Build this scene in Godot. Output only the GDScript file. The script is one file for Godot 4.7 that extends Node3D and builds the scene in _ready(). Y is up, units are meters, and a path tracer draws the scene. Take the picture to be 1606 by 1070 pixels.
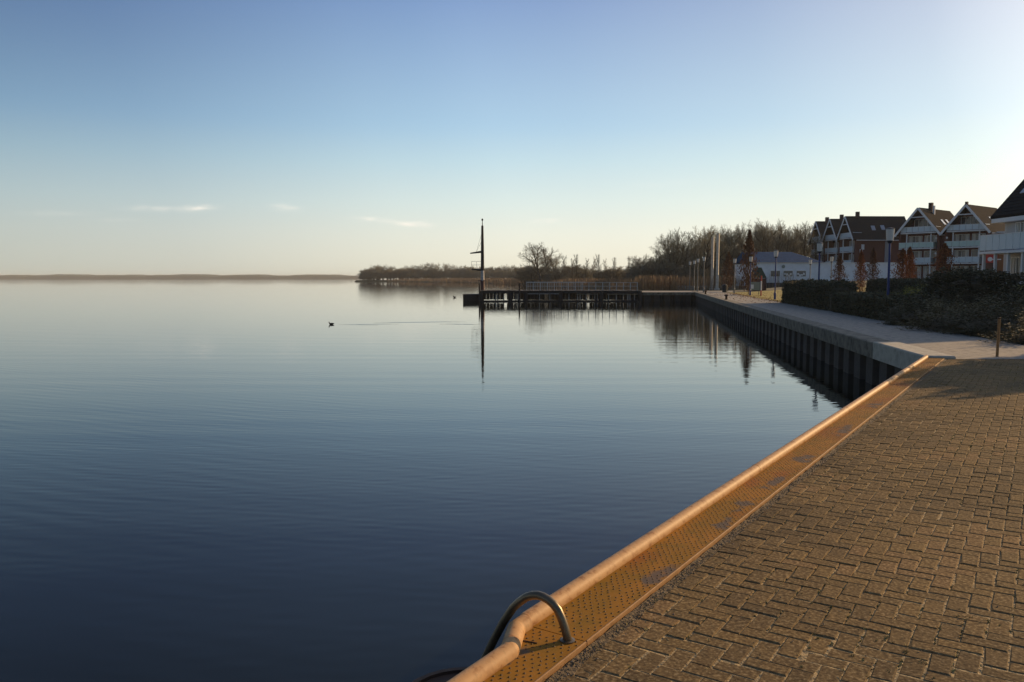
extends Node3D
# A lakeside promenade in low winter sun. Metres, y up, promenade at y = 0, lake at y = WATER.

const WATER := -1.05
const D1 := Vector3(0.5519, 0, -0.8339)      # along the near quay edge, away from the viewer
const N1 := Vector3(-0.8339, 0, -0.5519)     # from the near quay edge out over the water
const Q0 := Vector3(0.133, 0, -3.105)
const C2 := Vector3(8.3, 0, -16.0)           # corner between the near and the far quay
const D2 := Vector3(0.1653, 0, -0.9862)      # along the far quay
const R2 := Vector3(0.9862, 0, 0.1653)       # from the far quay inland

var rng := RandomNumberGenerator.new()
var M := {}
var used := {}

# ---------------------------------------------------------------- mesh builder
class MB:
	var v := PackedVector3Array()
	var n := PackedVector3Array()
	var c := PackedColorArray()
	var u := PackedVector2Array()
	var col := Color.WHITE
	var colored := false
	var mapped := false
	func tri(a: Vector3, b: Vector3, d: Vector3) -> void:   # counter-clockwise seen from outside
		var m := (b - a).cross(d - a).normalized()
		v.push_back(a); v.push_back(d); v.push_back(b)
		n.push_back(m); n.push_back(m); n.push_back(m)
		if colored:
			c.push_back(col); c.push_back(col); c.push_back(col)
	func stri(a: Vector3, na: Vector3, b: Vector3, nb: Vector3, d: Vector3, nd: Vector3) -> void:
		v.push_back(a); v.push_back(d); v.push_back(b)
		n.push_back(na); n.push_back(nd); n.push_back(nb)
		if colored:
			c.push_back(col); c.push_back(col); c.push_back(col)
	func uvs(a: Vector2, b: Vector2, d: Vector2) -> void:   # after tri()
		mapped = true
		u.push_back(a); u.push_back(d); u.push_back(b)
	func quad(a: Vector3, b: Vector3, d: Vector3, e: Vector3) -> void:
		tri(a, b, d); tri(a, d, e)
	func box(o: Vector3, s: Vector3, bs := Basis.IDENTITY, bevel := 0.0) -> void:
		var h := s / 2
		if bevel <= 0.0:
			var p := []
			for k in 8:
				p.append(o + bs * Vector3(h.x if k & 1 else -h.x, h.y if k & 2 else -h.y, h.z if k & 4 else -h.z))
			quad(p[4], p[5], p[7], p[6]); quad(p[1], p[0], p[2], p[3])
			quad(p[5], p[1], p[3], p[7]); quad(p[0], p[4], p[6], p[2])
			quad(p[6], p[7], p[3], p[2]); quad(p[0], p[1], p[5], p[4])
			return
		var b := bevel
		var ring := func(y: float, k: float) -> Array:
			return [o + bs * Vector3(-h.x + k, y, h.z - k), o + bs * Vector3(h.x - k, y, h.z - k), o + bs * Vector3(h.x - k, y, -h.z + k), o + bs * Vector3(-h.x + k, y, -h.z + k)]
		var rs := [ring.call(-h.y, 0.0), ring.call(h.y - b, 0.0), ring.call(h.y, b)]
		for r in 2:
			for k in 4:
				var q := (k + 1) % 4
				quad(rs[r][k], rs[r][q], rs[r + 1][q], rs[r + 1][k])
		quad(rs[2][0], rs[2][1], rs[2][2], rs[2][3])
	func tube(pts: Array, rad: Array, sides := 6, caps := true) -> void:
		var rings := []
		var nrm := []
		var x := Vector3.ZERO
		for i in pts.size():
			var t: Vector3 = ((pts[mini(i + 1, pts.size() - 1)] - pts[maxi(i - 1, 0)]) as Vector3).normalized()
			if i == 0:
				x = t.cross(Vector3.RIGHT if absf(t.y) > 0.7 else Vector3.UP).normalized()
			else:
				x = (x - t * x.dot(t)).normalized()
			var y := t.cross(x)
			var r := []
			var m := []
			for k in sides:
				var a := TAU * k / sides
				var dir := x * cos(a) + y * sin(a)
				m.append(dir); r.append(pts[i] + dir * rad[i])
			rings.append(r); nrm.append(m)
		for i in pts.size() - 1:
			for k in sides:
				var q := (k + 1) % sides
				stri(rings[i][k], nrm[i][k], rings[i][q], nrm[i][q], rings[i + 1][q], nrm[i + 1][q])
				stri(rings[i][k], nrm[i][k], rings[i + 1][q], nrm[i + 1][q], rings[i + 1][k], nrm[i + 1][k])
		if caps:
			for k in sides:
				var q := (k + 1) % sides
				tri(pts[0], rings[0][q], rings[0][k])
				tri(pts[-1], rings[-1][k], rings[-1][q])
	func bar(a: Vector3, b: Vector3, r: float, sides := 6) -> void:
		tube([a, b], [r, r], sides)
	func twig(a: Vector3, b: Vector3, ra: float, rb: float) -> void:   # three-sided, no caps
		var t := (b - a).normalized()
		var x := t.cross(Vector3.RIGHT if absf(t.y) > 0.7 else Vector3.UP).normalized()
		var y := t.cross(x)
		var m := [x, x * -0.5 + y * 0.866, x * -0.5 - y * 0.866]
		for k in 3:
			var q := (k + 1) % 3
			stri(a + m[k] * ra, m[k], a + m[q] * ra, m[q], b + m[q] * rb, m[q])
			stri(a + m[k] * ra, m[k], b + m[q] * rb, m[q], b + m[k] * rb, m[k])
	func lathe(o: Vector3, prof: Array, sides := 12) -> void:   # [radius, y] from the bottom up
		for i in prof.size() - 1:
			var p: Array = prof[i]
			var q: Array = prof[i + 1]
			var e := Vector2(q[1] - p[1], p[0] - q[0]).normalized()
			for k in sides:
				var a := TAU * k / sides
				var b := TAU * (k + 1) / sides
				var da := Vector3(sin(a), 0, cos(a))
				var db := Vector3(sin(b), 0, cos(b))
				var na := (da * e.x + Vector3.UP * e.y).normalized()
				var nb := (db * e.x + Vector3.UP * e.y).normalized()
				var up: Vector3 = Vector3.UP
				if p[0] > 0.0001:
					stri(o + da * p[0] + up * p[1], na, o + db * p[0] + up * p[1], nb, o + db * q[0] + up * q[1], nb)
				if q[0] > 0.0001:
					stri(o + da * p[0] + up * p[1], na, o + db * q[0] + up * q[1], nb, o + da * q[0] + up * q[1], na)
	func prism(poly: PackedVector2Array, t: Transform3D, depth: float) -> void:   # counter-clockwise polygon in xy, pushed to +z by depth
		var idx := Geometry2D.triangulate_polygon(poly)
		for k in range(0, idx.size(), 3):
			var a := poly[idx[k]]
			var b := poly[idx[k + 1]]
			var d := poly[idx[k + 2]]
			if (b - a).cross(d - a) < 0:
				var w := b
				b = d
				d = w
			tri(t * Vector3(a.x, a.y, depth), t * Vector3(b.x, b.y, depth), t * Vector3(d.x, d.y, depth))
			tri(t * Vector3(a.x, a.y, 0), t * Vector3(d.x, d.y, 0), t * Vector3(b.x, b.y, 0))
		for k in poly.size():
			var a := poly[k]
			var b := poly[(k + 1) % poly.size()]
			quad(t * Vector3(a.x, a.y, 0), t * Vector3(b.x, b.y, 0), t * Vector3(b.x, b.y, depth), t * Vector3(a.x, a.y, depth))
	func blob(o: Vector3, s: Vector3, seed_: int, rough := 0.18, rows := 7, cols := 12) -> void:   # lumpy closed mass
		var f := FastNoiseLite.new()
		f.seed = seed_; f.frequency = 0.9
		var at := func(i: int, k: int) -> Vector3:
			var la := PI * i / rows - PI / 2
			var lo := TAU * (k % cols) / cols
			var d := Vector3(cos(la) * cos(lo), sin(la), cos(la) * sin(lo))
			return o + d * s * (1.0 + rough * 2.0 * f.get_noise_3dv(d * 1.7))
		for i in rows:
			for k in cols:
				var a: Vector3 = at.call(i, k)
				var b: Vector3 = at.call(i, k + 1)
				var d: Vector3 = at.call(i + 1, k + 1)
				var e: Vector3 = at.call(i + 1, k)
				if i > 0: tri(a, d, b)
				if i < rows - 1: tri(a, e, d)
	func commit() -> ArrayMesh:
		var arr := []
		arr.resize(Mesh.ARRAY_MAX)
		arr[Mesh.ARRAY_VERTEX] = v
		arr[Mesh.ARRAY_NORMAL] = n
		if colored: arr[Mesh.ARRAY_COLOR] = c
		if mapped: arr[Mesh.ARRAY_TEX_UV] = u
		var m := ArrayMesh.new()
		m.add_surface_from_arrays(Mesh.PRIMITIVE_TRIANGLES, arr)
		return m

# ---------------------------------------------------------------- scene helpers
func numbered(called: String) -> String:
	if not used.has(called):
		used[called] = 0
		return called
	used[called] += 1
	return "%s_%03d" % [called, used[called]]

func tag(o: Node, label: String, category: String, group := "", kind := "") -> Node:
	if label: o.set_meta("label", label)
	if category: o.set_meta("category", category)
	if group: o.set_meta("group", group)
	if kind: o.set_meta("kind", kind)
	return o

func thing(called: String, label: String, category: String, at := Vector3.ZERO, turn := 0.0, group := "") -> Node3D:
	var o := Node3D.new()
	o.name = numbered(called)
	add_child(o)
	o.position = at
	o.rotation.y = turn
	tag(o, label, category, group)
	return o

func part(parent: Node, called: String, mesh: Mesh, m: Material, at := Vector3.ZERO) -> MeshInstance3D:
	var o := MeshInstance3D.new()
	o.name = numbered(called) if parent == self else called
	o.mesh = mesh
	o.material_override = m
	o.position = at
	parent.add_child(o, true)
	return o

func put(parent: Node, called: String, mb: MB, m: Material, at := Vector3.ZERO) -> MeshInstance3D:
	return part(parent, called, mb.commit(), m, at)

func boxpart(parent: Node, called: String, o: Vector3, s: Vector3, m: Material, bevel := 0.0) -> MeshInstance3D:
	var mb := MB.new()
	mb.box(Vector3.ZERO, s, Basis.IDENTITY, bevel)
	return part(parent, called, mb.commit(), m, o)

func copy_of(o: Node3D, label: String, at: Vector3, turn := 0.0, scl := Vector3.ONE) -> Node3D:
	var c: Node3D = o.duplicate()
	c.name = numbered(str(o.name).rstrip("0123456789").trim_suffix("_"))
	add_child(c)
	c.position = at
	c.rotation.y = turn
	c.scale = scl
	if label: c.set_meta("label", label)
	return c

func lin(r: float, g: float, b: float) -> Color:
	return Color(r, g, b).linear_to_srgb()

func mat(key: String, col: Color, rough := 0.8, metal := 0.0, spec := 0.5) -> StandardMaterial3D:   # linear colour
	var m := StandardMaterial3D.new()
	m.resource_name = key
	m.albedo_color = col.linear_to_srgb()
	m.roughness = rough
	m.metallic = metal
	m.metallic_specular = spec
	m.cull_mode = BaseMaterial3D.CULL_DISABLED
	M[key] = m
	return m

func ntex(seed_: int, freq: float, octaves: int, stops: Array, size := 256, kind := FastNoiseLite.TYPE_SIMPLEX_SMOOTH) -> ImageTexture:
	# seamless noise through a ramp of [position, linear colour]
	var f := FastNoiseLite.new()
	f.noise_type = kind
	f.seed = seed_
	f.frequency = freq
	f.fractal_octaves = octaves
	f.fractal_gain = 0.6
	var src := f.get_seamless_image(size, size)
	var g := Gradient.new()
	g.offsets = PackedFloat32Array(stops.map(func(s): return s[0]))
	g.colors = PackedColorArray(stops.map(func(s): return s[1].linear_to_srgb()))
	var out := Image.create(size, size, false, Image.FORMAT_RGB8)
	for y in size:
		for x in size:
			out.set_pixel(x, y, g.sample(src.get_pixel(x, y).r))
	return ImageTexture.create_from_image(out)

func tri_map(m: StandardMaterial3D, tex: Texture2D, scl: float, bump: Texture2D = null, cm := 0.0) -> StandardMaterial3D:
	m.albedo_texture = tex
	m.uv1_triplanar = true
	m.uv1_world_triplanar = true
	m.uv1_scale = Vector3(scl, scl, scl)
	if bump:
		m.heightmap_enabled = true
		m.heightmap_texture = bump
		m.heightmap_scale = cm
	return m

func g3(a: float) -> Color: return Color(a, a, a)

func land(x: float, z: float) -> float:   # height of the ground inland
	var rel := Vector3(x, 0, z) - C2
	var u := rel.dot(R2)
	var rise := smoothstep(3.4, 24.0, u)
	var h := 1.45 * rise
	if z < -93.0:
		var back := smoothstep(-100.0, -130.0, z)
		h = lerpf(h, maxf(h * smoothstep(6.0, 30.0, u), -0.25 + 0.3 * smoothstep(0, 8, u)), back)
		if z < -130.0:
			h = lerpf(h, -0.5 + 0.9 * smoothstep(0.0, 30.0, x - shore(z)), smoothstep(40.0, 8.0, x - shore(z)))
	return h

func shore(z: float) -> float:   # x of the natural shore behind the pier
	var zs := [-93.0, -130.0, -180.0, -260.0, -330.0, -450.0, -600.0, -648.0, -660.0]
	var xs := [15.0, 19.0, 21.0, 13.0, 4.0, -14.0, -62.0, -105.0, -122.0]
	for k in zs.size() - 1:
		if z >= zs[k + 1]:
			return lerpf(xs[k], xs[k + 1], clampf((z - zs[k]) / (zs[k + 1] - zs[k]), 0, 1))
	return xs[-1]

# ---------------------------------------------------------------- camera, sky, sun
func interp(keys: Array, x: float) -> Vector3:
	for k in keys.size() - 1:
		if x <= keys[k + 1][0]:
			var t := clampf((x - keys[k][0]) / (keys[k + 1][0] - keys[k][0]), 0, 1)
			return (keys[k][1] as Vector3).lerp(keys[k + 1][1], t)
	return keys[-1][1]

const SUN_HEADING := 58.0
const SUN_HEIGHT := 17.0

func make_sky() -> Sky:
	# clear winter air: colour by height, brighter towards the sun, with a few thin wisps of cloud
	var by_height := [[-90, Vector3(.35, .37, .36)], [-1, Vector3(.85, .8, .66)], [0, Vector3(.90, .86, .69)], [1.5, Vector3(.905, .88, .725)], [3, Vector3(.87, .885, .765)], [5.2, Vector3(.745, .85, .81)], [8, Vector3(.57, .75, .82)], [10.5, Vector3(.425, .63, .805)], [14.6, Vector3(.325, .49, .71)], [18.6, Vector3(.23, .36, .615)], [30, Vector3(.165, .26, .46)], [55, Vector3(.135, .205, .38)], [90, Vector3(.12, .185, .34)]]
	var by_sun := [[0, Vector3(1.05, 1.05, 1.05)], [30, Vector3.ONE], [58, Vector3.ONE], [66, Vector3(.92, .93, .94)], [80, Vector3(.68, .72, .77)], [90, Vector3(.6, .65, .70)], [120, Vector3(.55, .6, .66)], [180, Vector3(.58, .63, .69)]]
	var glow := [[0, Vector3(2.6, 2.3, 1.8)], [8, Vector3(1.7, 1.5, 1.15)], [15, Vector3(1.0, .85, .6)], [22, Vector3(.6, .48, .32)], [30, Vector3(.28, .22, .13)], [40, Vector3(.12, .095, .05)], [52, Vector3(.03, .02, .01)], [62, Vector3.ZERO], [180, Vector3.ZERO]]
	var sh := deg_to_rad(SUN_HEADING)
	var se := deg_to_rad(SUN_HEIGHT)
	var sun := Vector3(sin(sh) * cos(se), sin(se), -cos(sh) * cos(se))
	var w := 512
	var img := Image.create(w + 64, w / 2, false, Image.FORMAT_RGBF)   # 32 columns more on either side, cut off after enlarging
	for y in w / 2:
		var e := PI / 2 - PI * (y + 0.5) / (w / 2)
		for x in w + 64:
			var a := TAU * (x - 32 + 0.5) / w
			var d := Vector3(sin(a) * cos(e), sin(e), -cos(a) * cos(e))
			var gam := rad_to_deg(acos(clampf(d.dot(sun), -1, 1)))
			var k := interp(by_sun, gam)
			var p := 1.0 + 0.75 * smoothstep(4.0, 18.0, rad_to_deg(e)) * smoothstep(75.0, 40.0, rad_to_deg(e))
			var c := interp(by_height, rad_to_deg(e)) * Vector3(pow(k.x, p), pow(k.y, p), pow(k.z, p)) + interp(glow, gam)
			img.set_pixel(x, y, Color(c.x, c.y, c.z))
	img.resize(4608, 2048, Image.INTERPOLATE_CUBIC)
	img = img.get_region(Rect2i(256, 0, 4096, 2048))
	# wisps: heading, height, half length, half height (degrees), strength, tilt
	var f := FastNoiseLite.new()
	f.seed = 5; f.frequency = 0.9; f.fractal_octaves = 4
	for q in [[-21.2, 4.62, 1.3, .15, .55, .08], [-23.8, 4.5, 2.2, .14, .22, .0], [-15.6, 4.8, 1.3, .2, .22, -.06], [-7.0, 3.82, 1.7, .17, .5, -.05], [-9.8, 4.1, 1.6, .14, .3, -.05], [2.4, 4.05, 1.2, .14, .3, .05], [-29.5, 4.0, 2.4, .16, .07, .03], [-26.0, 3.7, 1.8, .1, .05, .03], [10.5, 6.5, 3.0, .2, .05, .04], [-40, 6.0, 5.0, .4, .1, .03], [46, 7.5, 5.0, .4, .1, .02], [-60, 9.0, 6, .5, .1, .0]]:
		var cx: float = q[0] / 360.0 * 4096
		var cy: float = (0.5 - q[1] / 180.0) * 2048
		var hx: float = q[2] / 360.0 * 4096 * 1.6
		var hy: float = q[3] / 180.0 * 2048 * 4.5
		for y in range(int(cy - hy), int(cy + hy) + 1):
			for x in range(int(cx - hx), int(cx + hx) + 1):
				var dx: float = (x + 0.5 - cx) / 4096 * 360 / q[2]
				var dy: float = ((cy - y - 0.5) / 2048 * 180 - dx * q[5] * q[2]) / q[3]
				var nz := f.get_noise_2d(x * 0.06, y * 0.35)
				var k: float = q[4] * exp(-dx * dx * 2.2 - dy * dy * 0.9) * clampf(0.9 + 1.3 * nz, 0, 1.6)
				if k > 0.002:
					var px := wrapi(x, 0, 4096)
					var p := img.get_pixel(px, y)
					img.set_pixel(px, y, p.lerp(Color(1.15, 1.05, 0.92), k))
	var pan := PanoramaSkyMaterial.new()
	pan.panorama = ImageTexture.create_from_image(img)
	var sky := Sky.new()
	sky.sky_material = pan
	return sky

func setup_view() -> void:
	var cam := Camera3D.new()
	cam.name = "camera"
	cam.fov = rad_to_deg(2 * atan(535.0 / 1260.0))
	cam.near = 0.05
	cam.far = 20000
	add_child(cam)
	cam.position = Vector3(0, 1.6, 0)
	cam.rotation.x = -atan(98.0 / 1260.0)
	cam.current = true
	var env := Environment.new()
	env.background_mode = Environment.BG_SKY
	env.sky = make_sky()
	env.tonemap_mode = Environment.TONE_MAPPER_LINEAR
	env.tonemap_exposure = 1.0
	env.sdfgi_enabled = true
	env.ssao_enabled = true
	env.ssil_enabled = true
	env.fog_enabled = true
	env.fog_density = 0.00016
	env.fog_light_color = Color(1.0, 1.0, 0.97)
	var we := WorldEnvironment.new()
	we.name = "world_environment"
	we.environment = env
	add_child(we)
	var sun := DirectionalLight3D.new()
	sun.name = "sun"
	sun.light_energy = 1.6
	sun.light_color = Color(1.0, 0.83, 0.6)
	sun.light_angular_distance = 0.5
	sun.shadow_enabled = true
	add_child(sun)
	sun.rotation = Vector3(-deg_to_rad(SUN_HEIGHT), PI - deg_to_rad(SUN_HEADING), 0)

# ---------------------------------------------------------------- materials
func make_materials() -> void:
	var fine := ntex(11, 0.05, 4, [[0.2, g3(.1)], [0.8, g3(1)]])
	var speck := ntex(12, 0.035, 5, [[0.0, g3(.45)], [0.35, g3(.75)], [0.55, g3(1)], [0.66, g3(1.0)], [0.74, Color(1.0, .96, .8)], [1.0, g3(1.0)]], 512)
	var mott := ntex(13, 0.012, 5, [[0.1, g3(.55)], [0.5, g3(.85)], [0.9, g3(1)]], 512)
	M.fine = fine
	# pavers: brown concrete with lichen specks and dirt
	var lichen := ntex(21, 0.09, 5, [[0.0, Color(.17, .15, .13)], [0.3, Color(.36, .335, .29)], [0.5, Color(.53, .5, .42)], [0.65, Color(.62, .6, .48)], [0.7, Color(.72, .74, .62)], [0.74, Color(1, 1, .95)], [1.0, Color(1, 1, 1)]], 512)
	M.brick = []
	for c in [Color(.25, .182, .105), Color(.285, .205, .115), Color(.315, .225, .122), Color(.34, .24, .128), Color(.365, .255, .13), Color(.4, .27, .145)]:
		var b := mat("paver", c, 0.85, 0.0, 0.18)
		tri_map(b, lichen, 0.9, fine, 0.2)
		M.brick.append(b)
	var bf := mat("paver_field", Color.WHITE, 0.85, 0.0, 0.18)
	tri_map(bf, lichen, 0.9, fine, 0.2)
	bf.vertex_color_use_as_albedo = true
	tri_map(mat("joint", Color(.34, .25, .12), 0.95), speck, 1.6, fine, 0.8)
	tri_map(mat("gap_soil", Color(.14, .1, .05), 0.97), speck, 2.5, fine, 0.8)
	# quay edge beam: ochre paint and rust over steel
	var worn := ntex(14, 0.02, 6, [[0.0, Color(.4, .3, .22)], [0.26, Color(.6, .5, .42)], [0.36, Color(.88, .85, .8)], [0.6, Color(.95, .95, .93)], [0.72, Color(1, 1, 1)], [0.8, Color(.75, .8, .8)], [1, Color(.65, .7, .72)]], 512)
	tri_map(mat("pipe", Color(.5, .295, .135), 0.6, 0.0, 0.3), worn, 1.1, fine, 0.12)
	M.pipe.clearcoat_enabled = false
	tri_map(mat("rust", Color(.085, .045, .025), 0.75, 0.2), mott, 1.3, fine, 0.15)
	mat("steel", Color(.2, .15, .09), 0.36, 0.6)
	tri_map(M.steel, mott, 2.0, fine, 0.03)
	mat("lip", Color(.36, .2, .085), 0.7, 0.0, 0.3)
	tri_map(M.lip, mott, 2.0)
	# concrete, path, ground
	tri_map(mat("concrete_old", Color(.2, .18, .14), 0.92), ntex(15, 0.015, 6, [[0.05, Color(.2, .21, .16)], [0.35, Color(.5, .5, .42)], [0.5, Color(.75, .74, .7)], [0.8, Color(1, .98, .92)]], 512), 0.3, fine, 0.5)
	tri_map(mat("concrete_new", Color(.46, .43, .34), 0.9), mott, 0.5, fine, 0.3)
	tri_map(mat("path", Color(.275, .25, .205), 0.93), speck, 0.22, fine, 0.5)
	tri_map(mat("sheet_pile", Color(.055, .045, .035), 0.85), mott, 0.4, fine, 0.6)
	var soil := ntex(31, 0.02, 5, [[0.1, Color(.035, .03, .018)], [0.45, Color(.06, .055, .025)], [0.6, Color(.09, .085, .03)], [0.85, Color(.16, .11, .045)]], 512)
	tri_map(mat("soil", Color.WHITE, 0.97), soil, 0.12, fine, 1.5)
	var turf := ntex(32, 0.03, 5, [[0.1, Color(.14, .13, .02)], [0.45, Color(.27, .225, .03)], [0.7, Color(.36, .26, .04)], [0.9, Color(.4, .2, .05)]], 512)
	tri_map(mat("turf", Color.WHITE, 0.97), turf, 0.25, fine, 2.0)
	# timber and pier
	tri_map(mat("dark_timber", Color(.035, .03, .025), 0.85), mott, 0.5, fine, 0.3)
	tri_map(mat("grey_timber", Color(.12, .105, .085), 0.85), mott, 0.5, fine, 0.3)
	tri_map(mat("pale_post", Color(.4, .39, .36), 0.7), mott, 0.6)
	tri_map(mat("galvanised", Color(.55, .54, .5), 0.5, 0.1), mott, 0.6)
	tri_map(mat("mast_white", Color(.5, .47, .43), 0.6), mott, 0.5)
	tri_map(mat("mast_red", Color(.09, .03, .022), 0.6), mott, 0.5)
	# vegetation
	tri_map(mat("bark", Color(.085, .066, .045), 0.95), mott, 0.6)
	mat("twig", Color(.18, .158, .1), 0.95)
	mat("twig_pale", Color(.22, .195, .118), 0.95)
	mat("twig_far", Color(.165, .152, .105), 0.95)
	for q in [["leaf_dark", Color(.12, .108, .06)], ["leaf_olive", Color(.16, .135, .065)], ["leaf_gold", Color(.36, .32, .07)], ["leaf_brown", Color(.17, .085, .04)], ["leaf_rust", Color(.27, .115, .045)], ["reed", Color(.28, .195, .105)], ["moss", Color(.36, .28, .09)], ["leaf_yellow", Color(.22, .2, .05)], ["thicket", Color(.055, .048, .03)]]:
		var m := mat(q[0], q[1], 0.9)
		m.backlight = Color(.25, .25, .2)
		m.vertex_color_use_as_albedo = true
	mat("shrub_core", Color(.13, .105, .065), 1.0)
	# street furniture
	mat("lamp_blue", Color(.012, .03, .14), 0.45)
	mat("lamp_grey", Color(.2, .19, .165), 0.5)
	mat("lamp_dark", Color(.03, .032, .04), 0.5)
	var lg := mat("lamp_glass", Color(.75, .74, .68), 0.35)
	lg.albedo_color.a = 0.72
	lg.transparency = BaseMaterial3D.TRANSPARENCY_ALPHA
	mat("stele", Color(.68, .6, .48), 0.8)
	tri_map(M.stele, mott, 0.3)
	mat("sign_red", Color(.42, .035, .025), 0.6)
	mat("sign_white", Color(.7, .7, .68), 0.6)
	mat("sign_grey", Color(.2, .24, .2), 0.6)
	mat("canvas_green", Color(.02, .05, .04), 0.8)
	mat("bin", Color(.03, .03, .028), 0.7)
	# houses
	var brickwall := ntex(41, 0.06, 4, [[0.1, Color(.6, .5, .5)], [0.5, g3(.85)], [0.9, g3(1)]])
	tri_map(mat("wall_brick", Color(.16, .068, .05), 0.9), brickwall, 0.8, fine, 0.3)
	tri_map(mat("wall_hall", Color(.72, .745, .76), 0.8), ntex(42, 0.02, 3, [[0.1, g3(.88)], [0.9, g3(1)]]), 0.15)
	tri_map(mat("wall_pale", Color(.5, .5, .5), 0.85), M.wall_hall.albedo_texture, 0.2)
	tri_map(mat("roof_tile", Color(.05, .044, .039), 1.0, 0.0, 0.1), speck, 0.5, fine, 1.0)
	mat("roof_blue", Color(.02, .075, .16), 0.8, 0.0, 0.2)
	tri_map(M.roof_blue, mott, 0.2)
	mat("trim", Color(.7, .71, .7), 0.6)
	mat("balcony", Color(.54, .63, .66), 0.4)
	mat("balcony_green", Color(.45, .6, .55), 0.4)
	mat("frame_white", Color(.7, .7, .68), 0.55)
	mat("curtain", Color(.55, .53, .48), 0.95)
	mat("pane", Color(.085, .09, .095), 0.07, 0.0, 0.5)  # opaque; the dimness of the rooms behind is put into this colour
	mat("skylight", Color(.3, .32, .34), 0.15)
	mat("chimney", Color(.07, .04, .032), 0.9)
	mat("orange_brick", Color(.36, .15, .06), 0.9)
	tri_map(M.orange_brick, brickwall, 0.8)
	# animals and small matter
	mat("feather_dark", Color(.012, .012, .011), 0.6)
	mat("beak", Color(.35, .3, .2), 0.5)
	mat("pebble", Color(.24, .19, .13), 0.9)
	M.pebble.vertex_color_use_as_albedo = true
	tri_map(mat("far_wood", Color(.035, .055, .022), 1.0), mott, 0.004)

# ---------------------------------------------------------------- water
func wave_normals(size: int, count: int, seed_: int) -> ImageTexture:
	# slopes of a sum of periodic ripples, so that the sheet repeats without seams
	var r := RandomNumberGenerator.new()
	r.seed = seed_
	var ws := []
	while ws.size() < count:
		var kx := r.randi_range(-22, 22)
		var ky := r.randi_range(2, 46)
		if absf(kx) > ky * 1.1 + 1: continue
		ws.append([kx, ky, r.randf() * TAU, 0.5 + r.randf()])
	var img := Image.create(size, size, false, Image.FORMAT_RGB8)
	var total := 0.0
	for q in ws: total += q[3] * q[3] * 0.5
	var k := 0.3 / sqrt(total)
	for y in size:
		for x in size:
			var sx := 0.0
			var sy := 0.0
			for q in ws:
				var s: float = q[3] * cos(TAU * (q[0] * x + q[1] * y) / size + q[2])
				var l: float = sqrt(q[0] * q[0] + q[1] * q[1])
				sx += s * q[0] / l
				sy += s * q[1] / l
			var n := Vector3(-sx * k, -sy * k, 1).normalized()
			img.set_pixel(x, y, Color(n.x * 0.5 + 0.5, n.y * 0.5 + 0.5, n.z * 0.5 + 0.5))
	return ImageTexture.create_from_image(img)

func build_water() -> void:
	var m := mat("water", Color(.0065, .0085, .0055), 0.025, 0.0, 0.33)
	m.normal_enabled = true
	m.normal_texture = wave_normals(320, 34, 3)
	m.normal_scale = 0.017
	m.uv1_triplanar = true
	m.uv1_world_triplanar = true
	m.uv1_scale = Vector3(1 / 11.0, 1 / 11.0, 1 / 6.5)
	var mb := MB.new()
	# a fine sheet near by with a very long, low swell; coarse to the horizon
	var f := FastNoiseLite.new()
	f.seed = 77; f.frequency = 0.11; f.fractal_octaves = 3
	var xs := []
	for k in range(-60, 41): xs.append(k * 1.0)
	var zs := []
	for k in range(0, 150): zs.append(2.0 - k * 0.8)
	var hgt := func(x: float, z: float) -> float:
		var edge := smoothstep(2, -2, z) * smoothstep(-117, -100, z) * smoothstep(-60, -50, x) * smoothstep(40, 32, x)
		return WATER + 0.0011 * edge * f.get_noise_2d(x * 0.45, z * 1.6)
	var nr := func(x: float, z: float) -> Vector3:
		return Vector3(hgt.call(x - .2, z) - hgt.call(x + .2, z), 0.4, hgt.call(x, z - .2) - hgt.call(x, z + .2)).normalized()
	var rows := []
	var nrows := []
	for z in zs:
		var a := []
		var b := []
		for x in xs:
			a.append(Vector3(x, hgt.call(x, z), z))
			b.append(nr.call(x, z))
		rows.append(a); nrows.append(b)
	for i in zs.size() - 1:
		for k in xs.size() - 1:
			mb.stri(rows[i][k], nrows[i][k], rows[i][k + 1], nrows[i][k + 1], rows[i + 1][k + 1], nrows[i + 1][k + 1])
			mb.stri(rows[i][k], nrows[i][k], rows[i + 1][k + 1], nrows[i + 1][k + 1], rows[i + 1][k], nrows[i + 1][k])
	var z0: float = zs[-1]
	var big := 6000.0
	mb.quad(Vector3(-big, WATER, 60), Vector3(-60, WATER, 60), Vector3(-60, WATER, -big), Vector3(-big, WATER, -big))
	mb.quad(Vector3(40, WATER, 60), Vector3(big, WATER, 60), Vector3(big, WATER, -big), Vector3(40, WATER, -big))
	mb.quad(Vector3(-60, WATER, 60), Vector3(40, WATER, 60), Vector3(40, WATER, 2), Vector3(-60, WATER, 2))
	mb.quad(Vector3(-60, WATER, z0), Vector3(40, WATER, z0), Vector3(40, WATER, -big), Vector3(-60, WATER, -big))
	tag(put(self, "water", mb, m), "calm blue lake reaching to the horizon", "", "", "structure")

# ---------------------------------------------------------------- ground
func sheet(called: String, left: Callable, right: Callable, zs: Array, cols: int, height: Callable, m: Material, power := 1.0) -> MeshInstance3D:
	var mb := MB.new()
	var rows := []
	for z in zs:
		var a := []
		var l: float = left.call(z)
		var r: float = right.call(z)
		for k in cols + 1:
			var x := lerpf(l, r, pow(float(k) / cols, power))
			a.append(Vector3(x, height.call(x, z), z))
		rows.append(a)
	for i in zs.size() - 1:
		for k in cols:
			mb.quad(rows[i][k], rows[i][k + 1], rows[i + 1][k + 1], rows[i + 1][k])
	return tag(put(self, called, mb, m), "", "", "", "structure")

func far_edge(z: float) -> float: return C2.x + (C2.z - z) * D2.x / -D2.z
func near_edge(z: float) -> float: return Q0.x + (z - Q0.z) * D1.x / D1.z

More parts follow.
